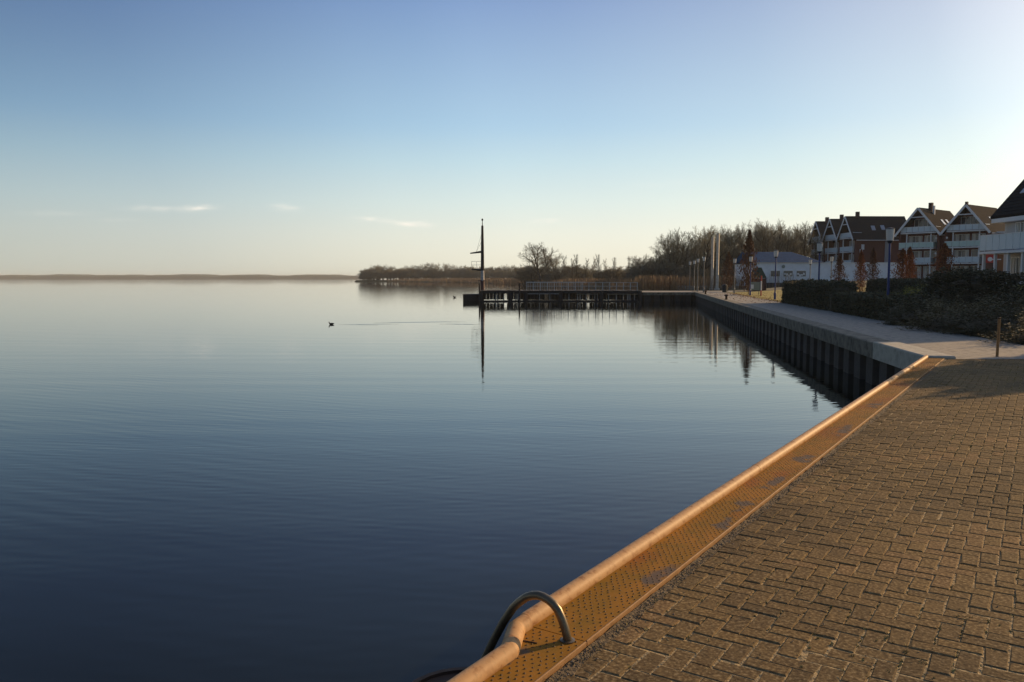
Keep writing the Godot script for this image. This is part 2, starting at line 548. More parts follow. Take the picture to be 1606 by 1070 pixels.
func build_ground() -> void:
	var z1 := []
	for k in 41: z1.append(-14.5 - k * 1.97)     # to -93.3
	sheet("ground", func(z): return far_edge(z) + 0.35, func(_z): return 420.0, z1, 40, func(x, z): return land(x, z) - 0.03, M.soil, 2.5)
	var z2 := [-93.0]
	for k in range(1, 34): z2.append(-93.0 - pow(k / 33.0, 1.6) * 567.0)
	sheet("shore_ground", func(z): return shore(z), func(_z): return 900.0, z2, 46, func(x, z): return land(x, z) - 0.03 if x > shore(z) + 0.5 or z > -100 else WATER - 0.3, M.soil, 2.6)
	sheet("hinterland", func(_z): return -129.0, func(_z): return 3000.0, [-656.0, -659.0, -664.0, -800.0, -1500.0], 14, func(x, z): return 0.3 if x > -128.5 and z < -658 else -1.4, M.soil, 4.0)
	# paved path along the far quay; it opens into the paved ground by the corner
	var z3 := []
	for k in 31: z3.append(-15.9 - k * 2.93)
	sheet("path", func(z): return far_edge(z) + 0.5, func(z): return far_edge(z) + (3.45 if z < -18.5 else lerpf(22.0, 3.45, smoothstep(-15.9, -18.4, z))), z3, 8, func(x, z): return maxf(0.0, land(x, z) + 0.004), M.path)
	sheet("path_end", func(_z): return 15.4, func(z): return far_edge(z) + 6.0, [-93.2, -97.0, -101.0, -104.0], 8, func(_x, _z): return 0.012, M.path)
	sheet("lawn", func(z): return far_edge(z) + 3.5, func(z): return far_edge(z) + 15.0, [-55.5, -60.0, -65.0, -70.0, -75.0, -80.0, -86.0, -92.0], 10, func(x, z): return land(x, z) + 0.01, M.turf)
	sheet("lawn_clearing", func(z): return far_edge(z) + 8.2, func(z): return far_edge(z) + 20.0, [-36.0, -40.0, -44.0, -48.0, -52.0], 12, func(x, z): return land(x, z) + 0.01, M.turf)

# ---------------------------------------------------------------- promenade bricks
func paver_mesh(l: float, w: float, seed_: int) -> ArrayMesh:
	var r := RandomNumberGenerator.new()
	r.seed = seed_
	var mb := MB.new()
	paver(mb, Transform3D.IDENTITY, l, w, r)
	return mb.commit()

func paver(mb: MB, t: Transform3D, l: float, w: float, r: RandomNumberGenerator) -> void:
	# a concrete paver with worn, slightly uneven arrises; top at y = 0
	var b := 0.0048
	var lo := []
	var mid := []
	var top := []
	for q in [[-1, 1], [1, 1], [1, -1], [-1, -1]]:
		var j := Vector3(r.randf_range(-1, 1), 0, r.randf_range(-1, 1)) * 0.0022
		var p := Vector3(q[0] * l / 2, 0, q[1] * w / 2)
		lo.append(t * (p + j + Vector3(0, -0.06, 0)))
		mid.append(t * (p + j + Vector3(0, -b * 0.75, 0)))
		top.append(t * (p + j * 2.0 - Vector3(q[0] * b, 0, q[1] * b) * r.randf_range(0.3, 2.0)))
	for k in 4:
		var q := (k + 1) % 4
		mb.quad(lo[k], lo[q], mid[q], mid[k])
		mb.quad(mid[k], mid[q], top[q], top[k])
	mb.quad(top[0], top[1], top[2], top[3])

func build_promenade() -> void:
	var root := Node3D.new()
	root.name = "promenade"
	root.set_meta("kind", "structure")
	add_child(root)
	# bed of sand and moss under the pavers
	var bed := MB.new()
	var R := -N1
	var p := func(s: float, t: float, y: float) -> Vector3: return Q0 + D1 * s + R * t + Vector3(0, y, 0)
	for i in 26:
		for k in 8:
			var s := -8.0 + i * 1.0
			var t := 0.012 + k * 2.0
			bed.quad(p.call(s, t, -0.007), p.call(s, t + 2.0, -0.007), p.call(s + 1, t + 2.0, -0.007), p.call(s + 1, t, -0.007))
	put(root, "joint_bed", bed, M.joint)
	# crumbly soil that fills the gap against the steel edge
	var fill := MB.new()
	var prev := []
	for i in 320:
		var s := -1.5 + i * 0.0535
		var line := [p.call(s, .0115, .002 + rng.randf_range(-.003, .004)), p.call(s, .035, -.003 + rng.randf_range(-.005, .004)), p.call(s, .066 + rng.randf_range(-.014, .012), -.004 + rng.randf_range(-.003, .003)), p.call(s, .1, -.02)]
		if prev:
			for j in 3: fill.quad(prev[j], prev[j + 1], line[j + 1], line[j])
		prev = line
	put(root, "gap_soil", fill, M.gap_soil)
	# two-by-one pavers in a square herringbone
	var cell := 0.093
	var list := []
	var cam := Vector3(0, 0, 0)
	for y in range(-24, 198):
		for x in range(0, 42):
			var c := posmod(x - y, 4)
			var t0 := 0.055 + x * cell
			var s0 := y * cell
			if c == 0:
				list.append([s0 + cell / 2, t0 + cell, false, 2])
			elif c == 3:
				list.append([s0 + cell, t0 + cell / 2, true, 2])
			elif x == 0 and c == 1:
				list.append([s0 + cell / 2, t0 + cell / 2, true, 1])
	var f := FastNoiseLite.new()
	f.seed = 9; f.frequency = 0.35
	var rows := []
	for q in list:
		var o: Vector3 = p.call(q[0], q[1], 0.0)
		if o.z < -16.1 + 0.25 * sin(o.x * 3.0) * 0.0: continue
		var dip := 0.006 * f.get_noise_2d(o.x, o.z) + rng.randf_range(-0.0022, 0.0022)
		o.y = dip - 0.001
		var ax: Vector3 = D1 if q[2] else R
		var up := Vector3(rng.randf_range(-1, 1) * 0.012, 1, rng.randf_range(-1, 1) * 0.012).normalized()
		var xx := (ax - up * ax.dot(up)).normalized().rotated(up, rng.randf_range(-0.02, 0.02))
		var bs := Basis(xx, up, xx.cross(up))
		var fx := o - cam
		var head := rad_to_deg(atan2(fx.x, -fx.z))
		var seen: bool = absf(head) < 32.4 and fx.length() > 3.05
		var tone := clampi(int(round(2.5 + 5.0 * f.get_noise_2d(o.x * 1.6 + 11, o.z * 1.6) + rng.randf_range(-1.6, 1.6))), 0, 5)
		rows.append([fx.length() + (0.0 if seen else 1000.0), Transform3D(bs, o), q[3], tone])
	rows.sort_custom(func(a, b): return a[0] < b[0])
	var full := []
	for k in 4: full.append(paver_mesh(0.1795, 0.0865, 100 + k))
	var half := paver_mesh(0.0865, 0.0865, 110)
	var field := MB.new()
	field.colored = true
	for k in rows.size():
		var q: Array = rows[k]
		if k < 300:
			var o := part(root, "brick", full[k % 4] if q[2] == 2 else half, M.brick[q[3]])
			o.transform = q[1]
		else:
			field.col = (M.brick[q[3]] as StandardMaterial3D).albedo_color.srgb_to_linear()
			paver(field, q[1], 0.1795 if q[2] == 2 else 0.0865, 0.0865, rng)
	tag(put(root, "brick_field", field, M.paver_field), "", "", "", "stuff")
	# moss in the joints, grit and dry scraps by the steel edge
	var moss := MB.new()
	moss.colored = true
	for k in 9000:
		var x := rng.randi_range(0, 30)
		var y := rng.randi_range(-8, 165)
		var t := 0.055 + x * cell + (0.0 if rng.randf() < 0.75 else rng.randf() * cell)
		var s := (y + rng.randf()) * cell
		var o: Vector3 = p.call(s, t + rng.randf_range(-.003, .003), -0.008)
		if f.get_noise_2d(o.x * 2.0 + 40, o.z * 2.0) < -0.05 + rng.randf_range(-.25, .3): continue
		moss.col = Color(1, 1, 1) * rng.randf_range(0.5, 1.5)
		for j in 5:
			var a := rng.randf() * TAU
			var b := o + Vector3(cos(a), 0, sin(a)) * 0.004
			var h := rng.randf_range(0.006, 0.014)
			var w := Vector3(-sin(a), 0, cos(a)) * 0.004
			moss.tri(b - w, b + w, b + Vector3(cos(a) * 0.006, h, sin(a) * 0.006))
	tag(put(root, "moss", moss, M.moss), "", "", "", "stuff")
	var grit := MB.new()
	grit.colored = true
	for k in 2200:
		var t := absf(rng.randfn(0.0, 0.028)) + 0.014
		if rng.randf() < 0.2: t = rng.randf_range(0.1, 1.6)
		if t > 0.3 and rng.randf() < 0.5: continue
		var s := rng.randf_range(-0.5, 15.0) if rng.randf() < 0.5 else rng.randf_range(-0.4, 5.0)
		var o: Vector3 = p.call(s, t, 0.0)
		var g := rng.randf_range(0.25, 1.1)
		if rng.randf() < 0.14: g = 2.4
		grit.col = Color(g, g * rng.randf_range(.85, 1), g * rng.randf_range(.65, .95))
		var r := rng.randf_range(0.002, 0.0055)
		var a := rng.randf() * TAU
		var ring := []
		for j in 5: ring.append(o + Vector3(cos(a + j * TAU / 5) * r * rng.randf_range(.7, 1.6), 0, sin(a + j * TAU / 5) * r * rng.randf_range(.7, 1.6)))
		var tip := o + Vector3(rng.randf_range(-.3, .3) * r, r * rng.randf_range(.6, 1.2), rng.randf_range(-.3, .3) * r)
		for j in 5: grit.tri(ring[(j + 1) % 5], ring[j], tip)
	tag(put(root, "grit", grit, M.pebble), "", "", "", "stuff")
	var straw := MB.new()
	straw.colored = true
	for k in 420:
		var t := absf(rng.randfn(0.03, 0.09)) + 0.02
		if rng.randf() < 0.3: t = rng.randf_range(0.1, 1.5)
		var o: Vector3 = p.call(rng.randf_range(-0.4, 9.0), t, 0.004)
		var a := rng.randf() * TAU
		var l := rng.randf_range(0.012, 0.05)
		var d := Vector3(cos(a), rng.randf_range(-.05, .15), sin(a)) * l
		var g := rng.randf_range(0.5, 1.3)
		straw.col = Color(g, g * .85, g * .55)
		straw.twig(o, o + d, 0.0016, 0.001)
	tag(put(root, "straw", straw, M.pebble), "", "", "", "stuff")

# ---------------------------------------------------------------- near quay edge: ochre tread plate with a rounded bead
func plate_texture() -> ImageTexture:
	var w := 2048
	var h := 64
	var f := FastNoiseLite.new()
	f.seed = 51; f.frequency = 0.02; f.fractal_octaves = 5
	var img := Image.create(w, h, false, Image.FORMAT_RGB8)
	# worn grey patches: [distance along, distance across, half length, half width]
	var worn := [[1.33, 0.06, .22, .06], [2.35, .07, .2, .06], [2.85, .1, .2, .06], [3.6, .09, .25, .05], [4.6, .12, .2, .08], [0.05, .2, .1, .06], [6.2, .1, .4, .07], [8.2, .12, .3, .08]]
	for y in h:
		for x in w:
			var s := (x + 0.5) / w * 22.0 - 6.0
			var t := (y + 0.5) / h * 0.3
			var n := f.get_noise_2d(s * 60.0, t * 160.0)
			var n2 := f.get_noise_2d(s * 300.0 + 900, t * 300.0)
			var c := Color(.27, .135, .018).lerp(Color(.36, .16, .024), clampf(.5 + n, 0, 1)).lerp(Color(.19, .12, .02), clampf(n2 * 1.1, 0, .7))
			c = c.lerp(Color(.30, .1, .025), clampf(f.get_noise_2d(s * 40.0 + 400, t * 90) * 1.6 - .15, 0, .7))
			for q in worn:
				var a: float = (s - q[0]) / q[2]
				var b: float = (t - q[1]) / q[3]
				var k: float = clampf((1.0 - a * a - b * b) * 1.3 + n2 * 2.2 + n * 0.9 - 0.15, 0, 0.85)
				if a * a + b * b < 2.0: c = c.lerp(Color(.115, .095, .08), k)
			img.set_pixel(x, y, c.linear_to_srgb())
	return ImageTexture.create_from_image(img)

func build_quay_edge() -> void:
	var root := thing("quay_edge_beam", "ochre painted steel edge beam with studded plate and rounded bead beside the brick paving", "quay edge")
	var p := func(s: float, t: float, y: float) -> Vector3: return Q0 + D1 * s + N1 * t + Vector3(0, y, 0)
	var pm := mat("tread_plate", Color.WHITE, 0.75, 0.0, 0.2)
	pm.albedo_texture = plate_texture()
	pm.heightmap_enabled = true
	pm.heightmap_texture = M.fine
	pm.heightmap_scale = 0.06
	var cuts := [-6.0, -2.4, 0.355, 3.9, 7.5, 11.1, 14.2, 15.45]
	var y := 0.014
	for k in cuts.size() - 1:
		var a: float = cuts[k] + 0.003
		var b: float = cuts[k + 1] - 0.003
		var mb := MB.new()
		var n := 10
		for i in n:
			var s0 := lerpf(a, b, float(i) / n)
			var s1 := lerpf(a, b, float(i + 1) / n)
			var uv := func(s: float, t: float) -> Vector2: return Vector2((s + 6.0) / 22.0, t / 0.3)
			mb.tri(p.call(s0, .012, y), p.call(s1, .012, y), p.call(s1, .285, y)); mb.uvs(uv.call(s0, .012), uv.call(s1, .012), uv.call(s1, .285))
			mb.tri(p.call(s0, .012, y), p.call(s1, .285, y), p.call(s0, .285, y)); mb.uvs(uv.call(s0, .012), uv.call(s1, .285), uv.call(s0, .285))
		for e in [a, b]:
			for q in [[p.call(e, .012, y - .02), p.call(e, .285, y - .02), p.call(e, .285, y)], [p.call(e, .012, y - .02), p.call(e, .285, y), p.call(e, .012, y)]]:
				mb.tri(q[0], q[1], q[2]); mb.uvs(Vector2(.1, .1), Vector2(.1, .2), Vector2(.1, .3))
		put(root, "tread_plate", mb, pm)
		# the raised lip along the paving
		var lip := MB.new()
		lip.box(p.call((a + b) / 2, 0.006, -0.023), Vector3(b - a, 0.082, 0.010), Basis(D1, Vector3.UP, D1.cross(Vector3.UP)), 0.003)
		put(root, "lip", lip, M.lip)
		# rounded bead on the water side; it steps inwards by the ladder
		var pts := []
		var rr := []
		var ss := []
		if k == 1: ss = [a, -1.0, -0.96, -0.94, -0.76, -0.74, -0.3, 0.05, 0.065, 0.08, 0.16, 0.255, 0.27, 0.285, 0.345, b]
		else: ss = [a, a + 0.02, (a + b) / 2, b - 0.02, b]
		for s in ss:
			var off := 0.0
			if k == 1: off = 0.008 + 0.095 * clampf((0.27 - s) / 0.2, 0.0, 1.0) * clampf((s + 0.95) / 0.2, 0.0, 1.0)
			pts.append(p.call(s, 0.322 - off, 0.026))
			rr.append(0.042 if s > a + 0.001 and s < b - 0.001 else 0.039)
		var bead := MB.new()
		bead.tube(pts, rr, 20)
		put(root, "bead", bead, M.pipe)
	# small raised studs of the tread pattern
	var st := MB.new()
	var row := 0
	var s := -1.2
	while s < 15.4:
		var t := 0.026 + (0.018 if row % 2 else 0.0)
		while t < 0.268:
			var skip := false
			for c in cuts:
				if absf(s - c) < 0.012: skip = true
			if not skip and rng.randf() > 0.07:
				var o: Vector3 = p.call(s + rng.randf_range(-.004, .004), t + rng.randf_range(-.004, .004), y)
				var ax := (D1 * 0.0085 + N1 * (0.006 if row % 2 else -0.006))
				var bx := (N1 * 0.0052 - D1 * (0.003 if row % 2 else -0.003))
				var top := o + Vector3(0, rng.randf_range(0.0025, 0.0055), 0)
				st.tri(o + ax, o + bx, top); st.tri(o + bx, o - ax, top); st.tri(o - ax, o - bx, top); st.tri(o - bx, o + ax, top)
			t += 0.036
		s += 0.03
		row += 1
	tag(put(root, "stud", st, mat("stud", Color(.10, .05, .013), 0.8)), "", "", "", "stuff")
	# steel sheet piling that carries the beam
	var wall := MB.new()
	var prof := [[0.0, 0.30], [0.25, 0.30], [0.35, 0.12], [0.6, 0.12], [0.7, 0.30]]
	var line := []
	for k in 31:
		for q in prof: line.append([-6.0 + k * 0.7 + q[0], q[1]])
	for k in line.size() - 1:
		if line[k + 1][0] > 15.4: break
		if line[k + 1][0] - line[k][0] < 0.001: continue
		wall.quad(p.call(line[k + 1][0], line[k + 1][1], -2.2), p.call(line[k][0], line[k][1], -2.2), p.call(line[k][0], line[k][1], 0.0), p.call(line[k + 1][0], line[k + 1][1], 0.0))
	put(root, "pile_wall", wall, M.sheet_pile)
	# short weld seam beside the ladder
	var seam := MB.new()
	seam.bar(p.call(0.222, .175, y + .002), p.call(0.20, .285, y + .002), 0.003, 5)
	put(root, "weld_seam", seam, M.rust)
	for q in [[0.06, .322 - .103], [3.9, .322], [7.5, .322]]:
		var ring := MB.new()
		ring.tube([p.call(q[0] - .009, q[1], .026), p.call(q[0], q[1], .026), p.call(q[0] + .009, q[1], .026)], [.0415, .0455, .0415], 20, false)
		put(root, "weld_seam", ring, M.pipe)

	# ladder
	var lad := thing("quay_ladder", "steel ladder with a bent tubular grab handle at the quay edge", "ladder")
	var arch := [[.078, -.006], [.080, .03], [.092, .069], [.108, .107], [.128, .142], [.152, .164], [.177, .177], [.202, .184], [.227, .186], [.262, .178], [.294, .162], [.33, .132], [.363, .099], [.416, .02], [.47, -.079], [.518, -.175], [.57, -.283], [.6, -.36], [.612, -.5], [.612, -1.6]]
	for side in [0.319, -0.82]:
		var pts := []
		var rr := []
		for q in arch:
			pts.append(p.call(side, q[0], q[1])); rr.append(0.0195)
		var rail := MB.new()
		rail.tube(pts, rr, 14)
		put(lad, "grab_rail", rail, M.steel)
		var foot := MB.new()
		foot.lathe(p.call(side, .078, y - .001), [[.0, .0], [.034, 0.0], [.034, .006], [.021, .009]], 14)
		put(lad, "foot_plate", foot, M.steel)
	for k in 4:
		var rung := MB.new()
		rung.bar(p.call(.319, .612, -.55 - k * .28), p.call(-.82, .612, -.55 - k * .28), 0.014, 8)
		put(lad, "rung", rung, M.steel)
	var fp := thing("fender_pile", "rusty round steel fender pile with flat cap below the ladder", "pile", p.call(-0.15, 0.30, -2.6))
	var fm := MB.new()
	fm.lathe(Vector3.ZERO, [[.255, 0], [.255, 2.44], [.262, 2.445], [.268, 2.46], [.268, 2.49], [.258, 2.5]], 28)
	put(fp, "tube", fm, M.rust)
	var cp := MB.new()
	cp.lathe(Vector3.ZERO, [[.258, 2.5], [.235, 2.5], [.232, 2.488], [.0, 2.486]], 28)
	put(fp, "cap", cp, M.rust)

# ---------------------------------------------------------------- far quay wall
func build_far_quay() -> void:
	var root := thing("quay_wall", "long concrete capped sheet pile quay wall along the shaded path", "quay wall")
	var bs := Basis(D2, Vector3.UP, D2.cross(Vector3.UP))   # x along, z inland
	var p := func(v: float, u: float, y: float) -> Vector3: return C2 + D2 * v + R2 * u + Vector3(0, y, 0)
	var stops := [0.02, 3.7, 10.5, 17.4, 24.3, 31.2, 38.1, 45.0, 51.9, 58.8, 65.7, 72.6, 79.5, 86.1]
	for k in stops.size() - 1:
		var a: float = stops[k]
		var b: float = stops[k + 1] - 0.012
		var mb := MB.new()
		var top := 0.06 if k == 0 else 0.035
		mb.box(p.call((a + b) / 2, 0.25, (top - 0.36) / 2), Vector3(b - a, top + 0.36, 0.6), bs, 0.025)
		var o := put(root, "cap_block", mb, M.concrete_new if k == 0 else M.concrete_old)
		if k == 0: o.set_meta("label", "newer pale concrete cap block at the corner")
	var pile := MB.new()
	var poly := [[0.0, 0.3], [0.12, 0.3], [0.3, 0.02], [0.9, 0.02], [1.08, 0.3], [1.2, 0.3]]
	for k in poly.size() - 1:
		var q: Array = poly[k]
		var w: Array = poly[k + 1]
		var a: Vector3 = D2 * q[0] + R2 * q[1]
		var b: Vector3 = D2 * w[0] + R2 * w[1]
		pile.quad(b + Vector3(0, -2.2, 0), a + Vector3(0, -2.2, 0), a + Vector3(0, -.35, 0), b + Vector3(0, -.35, 0))
	var pm := pile.commit()
	for k in 71:
		part(root, "sheet_pile", pm, M.sheet_pile, C2 + D2 * (0.1 + k * 1.2) + R2 * 0.02)
	# return wall at the end of the basin
	var e := thing("basin_end_wall", "dark sheet pile wall closing the basin beside the pier", "quay wall")
	var x0 := 15.0
	var x1 := far_edge(-93.0) + 1.0
	boxpart(e, "cap_block", Vector3((x0 + x1) / 2, -0.15, -93.2), Vector3(x1 - x0, 0.34, 0.6), M.concrete_old, 0.02)
	var n := int((x1 - x0) / 1.2)
	var ep := MB.new()
	for k in poly.size() - 1:
		var q: Array = poly[k]
		var w: Array = poly[k + 1]
		ep.quad(Vector3(q[0], -1.4, -q[1]), Vector3(w[0], -1.4, -w[1]), Vector3(w[0], 0.8, -w[1]), Vector3(q[0], 0.8, -q[1]))
	var em := ep.commit()
	for k in n: part(e, "sheet_pile", em, M.sheet_pile, Vector3(x0 + k * 1.2, -1.1, -93.0))
	boxpart(e, "side_wall", Vector3(15.1, -1.0, -98.5), Vector3(0.3, 1.7, 10.0), M.sheet_pile)

# ---------------------------------------------------------------- pier, mast, landing stage
func build_pier() -> void:
	var root := thing("pier", "long dark timber pier with pale railing across the basin mouth", "pier")
	var zf := -93.0
	var zb := -98.0
	var xa := -3.8
	var xb := 15.0
	# deck planks, one by one
	var plank := MB.new()
	plank.box(Vector3.ZERO, Vector3(0.285, 0.06, 5.0), Basis.IDENTITY, 0.006)
	var pm := plank.commit()
	var nx := int((xb - xa) / 0.3)
	for k in nx:
		part(root, "deck_plank", pm, M.grey_timber if rng.randf() < 0.6 else M.dark_timber, Vector3(xa + 0.15 + k * 0.3, 0.20 + rng.randf_range(-.004, .004), (zf + zb) / 2))
	boxpart(root, "edge_beam", Vector3((xa + xb) / 2, 0.02, zf + 0.1), Vector3(xb - xa, 0.30, 0.2), M.dark_timber)
	boxpart(root, "edge_beam", Vector3((xa + xb) / 2, 0.02, zb), Vector3(xb - xa, 0.30, 0.2), M.dark_timber)
	boxpart(root, "waling", Vector3((xa + xb) / 2, -0.98, zf + 0.12), Vector3(xb - xa, 0.16, 0.16), M.dark_timber)
	# thick bearing piles and the dark wave screen boards between them
	var xs := [-3.6, -0.2, 1.55, 5.6, 10.3, 14.8]
	for x in xs:
		var mb := MB.new()
		mb.tube([Vector3(x, -2.5, zf + 0.05), Vector3(x, 0.16, zf + 0.05)], [0.27, 0.25], 12)
		put(root, "pile", mb, M.dark_timber)
		var mc := MB.new()
		mc.tube([Vector3(x, -2.5, zb + 0.1), Vector3(x, 0.14, zb + 0.1)], [0.22, 0.2], 10)
		put(root, "pile", mc, M.dark_timber)
	var board := MB.new()
	board.box(Vector3.ZERO, Vector3(0.38, 0.72, 0.06))
	var bm := board.commit()
	for k in 48:
		var x := xa + 0.2 + k * 0.4
		if x > xb - 0.2 or k % 12 == 7: continue
		part(root, "screen_board", bm, M.dark_timber, Vector3(x, -0.49 + rng.randf_range(-.02, .02), zf - 0.6))
	# pale slender posts
	for x in [-1.9, -1.65, -0.95, 0.45, 0.7, 3.2, 4.4, 6.6, 7.6, 7.9, 8.6, 9.6, 9.9, 11.2, 12.1, 12.9, 13.4, 13.7, 14.2]:
		var mb := MB.new()
		mb.tube([Vector3(x, -1.6, zf - 0.25), Vector3(x, -0.12, zf - 0.25)], [0.055, 0.055], 8)
		put(root, "post", mb, M.pale_post)
	boxpart(root, "brace", Vector3(8.7, -0.2, zf - 0.2), Vector3(2.4, 0.09, 0.08), M.pale_post)
	boxpart(root, "brace", Vector3(12.8, -0.2, zf - 0.2), Vector3(3.6, 0.09, 0.08), M.pale_post)
	boxpart(root, "brace", Vector3(3.6, -0.16, zf + 0.22), Vector3(3.6, 0.06, 0.05), M.pale_post)
	# railing
	var railx := []
	for k in 17: railx.append(1.7 + k * 0.8)
	for x in railx:
		boxpart(root, "railing_post", Vector3(x, 0.69, zf - 0.15), Vector3(0.07, 0.94, 0.07), M.galvanised)
	for y in [1.14, 0.72]:
		boxpart(root, "rail", Vector3(8.1, y, zf - 0.15), Vector3(12.9, 0.05, 0.05), M.galvanised)
	for k in 24:
		boxpart(root, "baluster", Vector3(1.95 + k * 0.29, 0.70, zb + 0.2), Vector3(0.035, 0.92, 0.035), M.galvanised)
	boxpart(root, "rail", Vector3(5.3, 1.18, zb + 0.2), Vector3(7.2, 0.05, 0.05), M.galvanised)
	for x in [-3.75, 0.85]:
		var mb := MB.new()
		mb.tube([Vector3(x, -2.4, zf + 0.35), Vector3(x, 1.05, zf + 0.35)], [0.1, 0.085], 10)
		put(root, "mooring_pole", mb, M.dark_timber)
	# landing stage
	var ls := thing("landing_stage", "low dark floating landing stage at the outer end of the pier", "landing stage", Vector3(-4.72, WATER - 0.25, -96.5))
	boxpart(ls, "float", Vector3(0, 0.5, 0), Vector3(2.1, 1.0, 3.4), M.dark_timber, 0.03)
	boxpart(ls, "deck", Vector3(0, 1.03, 0), Vector3(2.16, 0.06, 3.46), M.grey_timber)
	for x in [-1.0, 1.0]: boxpart(ls, "rubbing_strip", Vector3(x, 0.55, 1.73), Vector3(0.12, 0.9, 0.06), M.sheet_pile)

	# signal mast
	var m := thing("signal_mast", "tall dark ship mast with two side yards on the pier head", "mast", Vector3(-3.5, 0.23, -95.6))
	var k := 95.6 / 113.0
	var H := func(y: float) -> float: return (y - 1.6) * k + 1.6 - 0.23
	var a := MB.new()
	a.tube([Vector3.ZERO, Vector3(0, H.call(1.25), 0)], [0.24, 0.22], 12)
	put(m, "mast_foot", a, M.mast_red)
	var b := MB.new()
	b.tube([Vector3(0, H.call(1.25), 0), Vector3(0, H.call(2.7), 0)], [0.21, 0.2], 12)
	put(m, "white_band", b, M.mast_white)
	var c := MB.new()
	c.tube([Vector3(0, H.call(2.7), 0), Vector3(0, H.call(6.0), 0), Vector3(0, H.call(8.96), 0)], [0.21, 0.18, 0.13], 12)
	put(m, "mast_pole", c, M.dark_timber)
	var d := MB.new()
	d.tube([Vector3(0, H.call(8.9), 0), Vector3(0, H.call(9.75), 0)], [0.055, 0.035], 8)
	put(m, "topmast", d, M.dark_timber)
	var e := MB.new()
	e.blob(Vector3(0, H.call(9.78), 0), Vector3(0.11, 0.15, 0.11), 3, 0.1)
	put(m, "mast_ball", e, M.dark_timber)
	var y1 := MB.new()
	y1.tube([Vector3(0.1, H.call(5.36), 0), Vector3(-1.45, H.call(5.12), 0)], [0.14, 0.07], 8)
	put(m, "yard", y1, M.dark_timber)
	var y2 := MB.new()
	y2.tube([Vector3(0.1, H.call(2.75), 0), Vector3(-1.3, H.call(2.9), 0)], [0.13, 0.08], 8)
	put(m, "yard", y2, M.dark_timber)
	for q in [[-1.3, 2.9, -1.3, 4.0], [-0.7, 2.86, -0.7, 3.95], [-1.3, 4.0, 0.0, 4.0], [-1.3, 3.5, 0.0, 3.5]]:
		var r := MB.new()
		r.bar(Vector3(q[0], H.call(q[1]), 0), Vector3(q[2], H.call(q[3]), 0), 0.022, 6)
		put(m, "guard_rail", r, M.galvanised)
	for q in [[-0.75, 5.22, -0.05, 8.0], [-0.75, 5.22, -0.05, 6.9]]:
		var r := MB.new()
		r.bar(Vector3(q[0], H.call(q[1]), 0), Vector3(q[2], H.call(q[3]), 0), 0.012, 5)
		put(m, "stay", r, M.dark_timber)
	boxpart(m, "collar", Vector3(0, H.call(4.6), 0), Vector3(0.36, 0.2, 0.36), M.dark_timber)
	boxpart(m, "collar", Vector3(-0.12, H.call(1.3), 0), Vector3(0.8, 0.1, 0.4), M.mast_red)

# ---------------------------------------------------------------- trees and shrubs
func spread(d: Vector3, ang: float, roll: float) -> Vector3:
	var x := d.cross(Vector3.RIGHT if absf(d.y) > 0.8 else Vector3.UP).normalized()
	return d.rotated(x, ang).rotated(d, roll).normalized()

func grow(tm: MB, cm: MB, r: RandomNumberGenerator, a: Vector3, d: Vector3, l: float, rad: float, level: int, plan: Dictionary) -> void:
	var segs := 4 if level == 0 else (3 if level < 3 else 2)
	var pts := [a]
	var rr := [rad]
	var p := a
	var dir := d
	for k in segs:
		dir = (dir + Vector3(r.randf_range(-1, 1), r.randf_range(-.3, 1.0) * plan.up, r.randf_range(-1, 1)) * plan.bend).normalized()
		p += dir * l / segs
		pts.append(p)
		rr.append(lerpf(rad, rad * (0.45 if level < 3 else 0.3), float(k + 1) / segs))
	if level <= 1:
		tm.tube(pts, rr, 6 if level == 0 else 5, false)
	else:
		for k in segs: cm.twig(pts[k], pts[k + 1], rr[k], rr[k + 1])
	if level >= plan.levels: return
	var n: int = plan.kids[level]
	var roll := r.randf() * TAU
	for k in n:
		var t := lerpf(plan.start[level], 1.0, (k + r.randf() * 0.7) / n)
		var i := clampi(int(t * segs), 0, segs - 1)
		var o: Vector3 = (pts[i] as Vector3).lerp(pts[i + 1], t * segs - i)
		roll += 2.4 + r.randf_range(-.4, .4)
		var dd := spread((pts[i + 1] - pts[i]).normalized(), plan.angle * r.randf_range(.65, 1.3), roll)
		var ll: float = l * plan.shrink[level] * r.randf_range(.7, 1.15) * (1.15 - 0.45 * t)
		grow(tm, cm, r, o, dd, ll, maxf(rad * plan.thin * (1.1 - 0.5 * t), 0.016), level + 1, plan)

func make_tree(called: String, seed_: int, plan: Dictionary, twig: Material) -> Node3D:
	var r := RandomNumberGenerator.new()
	r.seed = seed_
	var tm := MB.new()
	var cm := MB.new()
	for k in plan.get("stems", 1):
		var off := Vector3(r.randf_range(-1, 1), 0, r.randf_range(-1, 1)) * 0.35 * (1 if plan.get("stems", 1) > 1 else 0)
		grow(tm, cm, r, Vector3(0, -0.3, 0) + off, (Vector3.UP + off * 0.5).normalized(), plan.len, plan.rad, 0, plan)
	var o := Node3D.new()
	o.name = called
	part(o, "trunk", tm.commit(), M.bark)
	part(o, "crown", cm.commit(), twig)
	return o

func leaf(mb: MB, o: Vector3, d: Vector3, s: float, r: RandomNumberGenerator) -> void:
	var x := d.cross(Vector3(r.randf_range(-1, 1), r.randf_range(-1, 1), r.randf_range(-1, 1))).normalized()
	mb.tri(o - x * s * 0.45, o + x * s * 0.45, o + d * s)
	mb.tri(o - x * s * 0.45, o + d * s, o + d * s * 0.4 - x * s * 0.75)

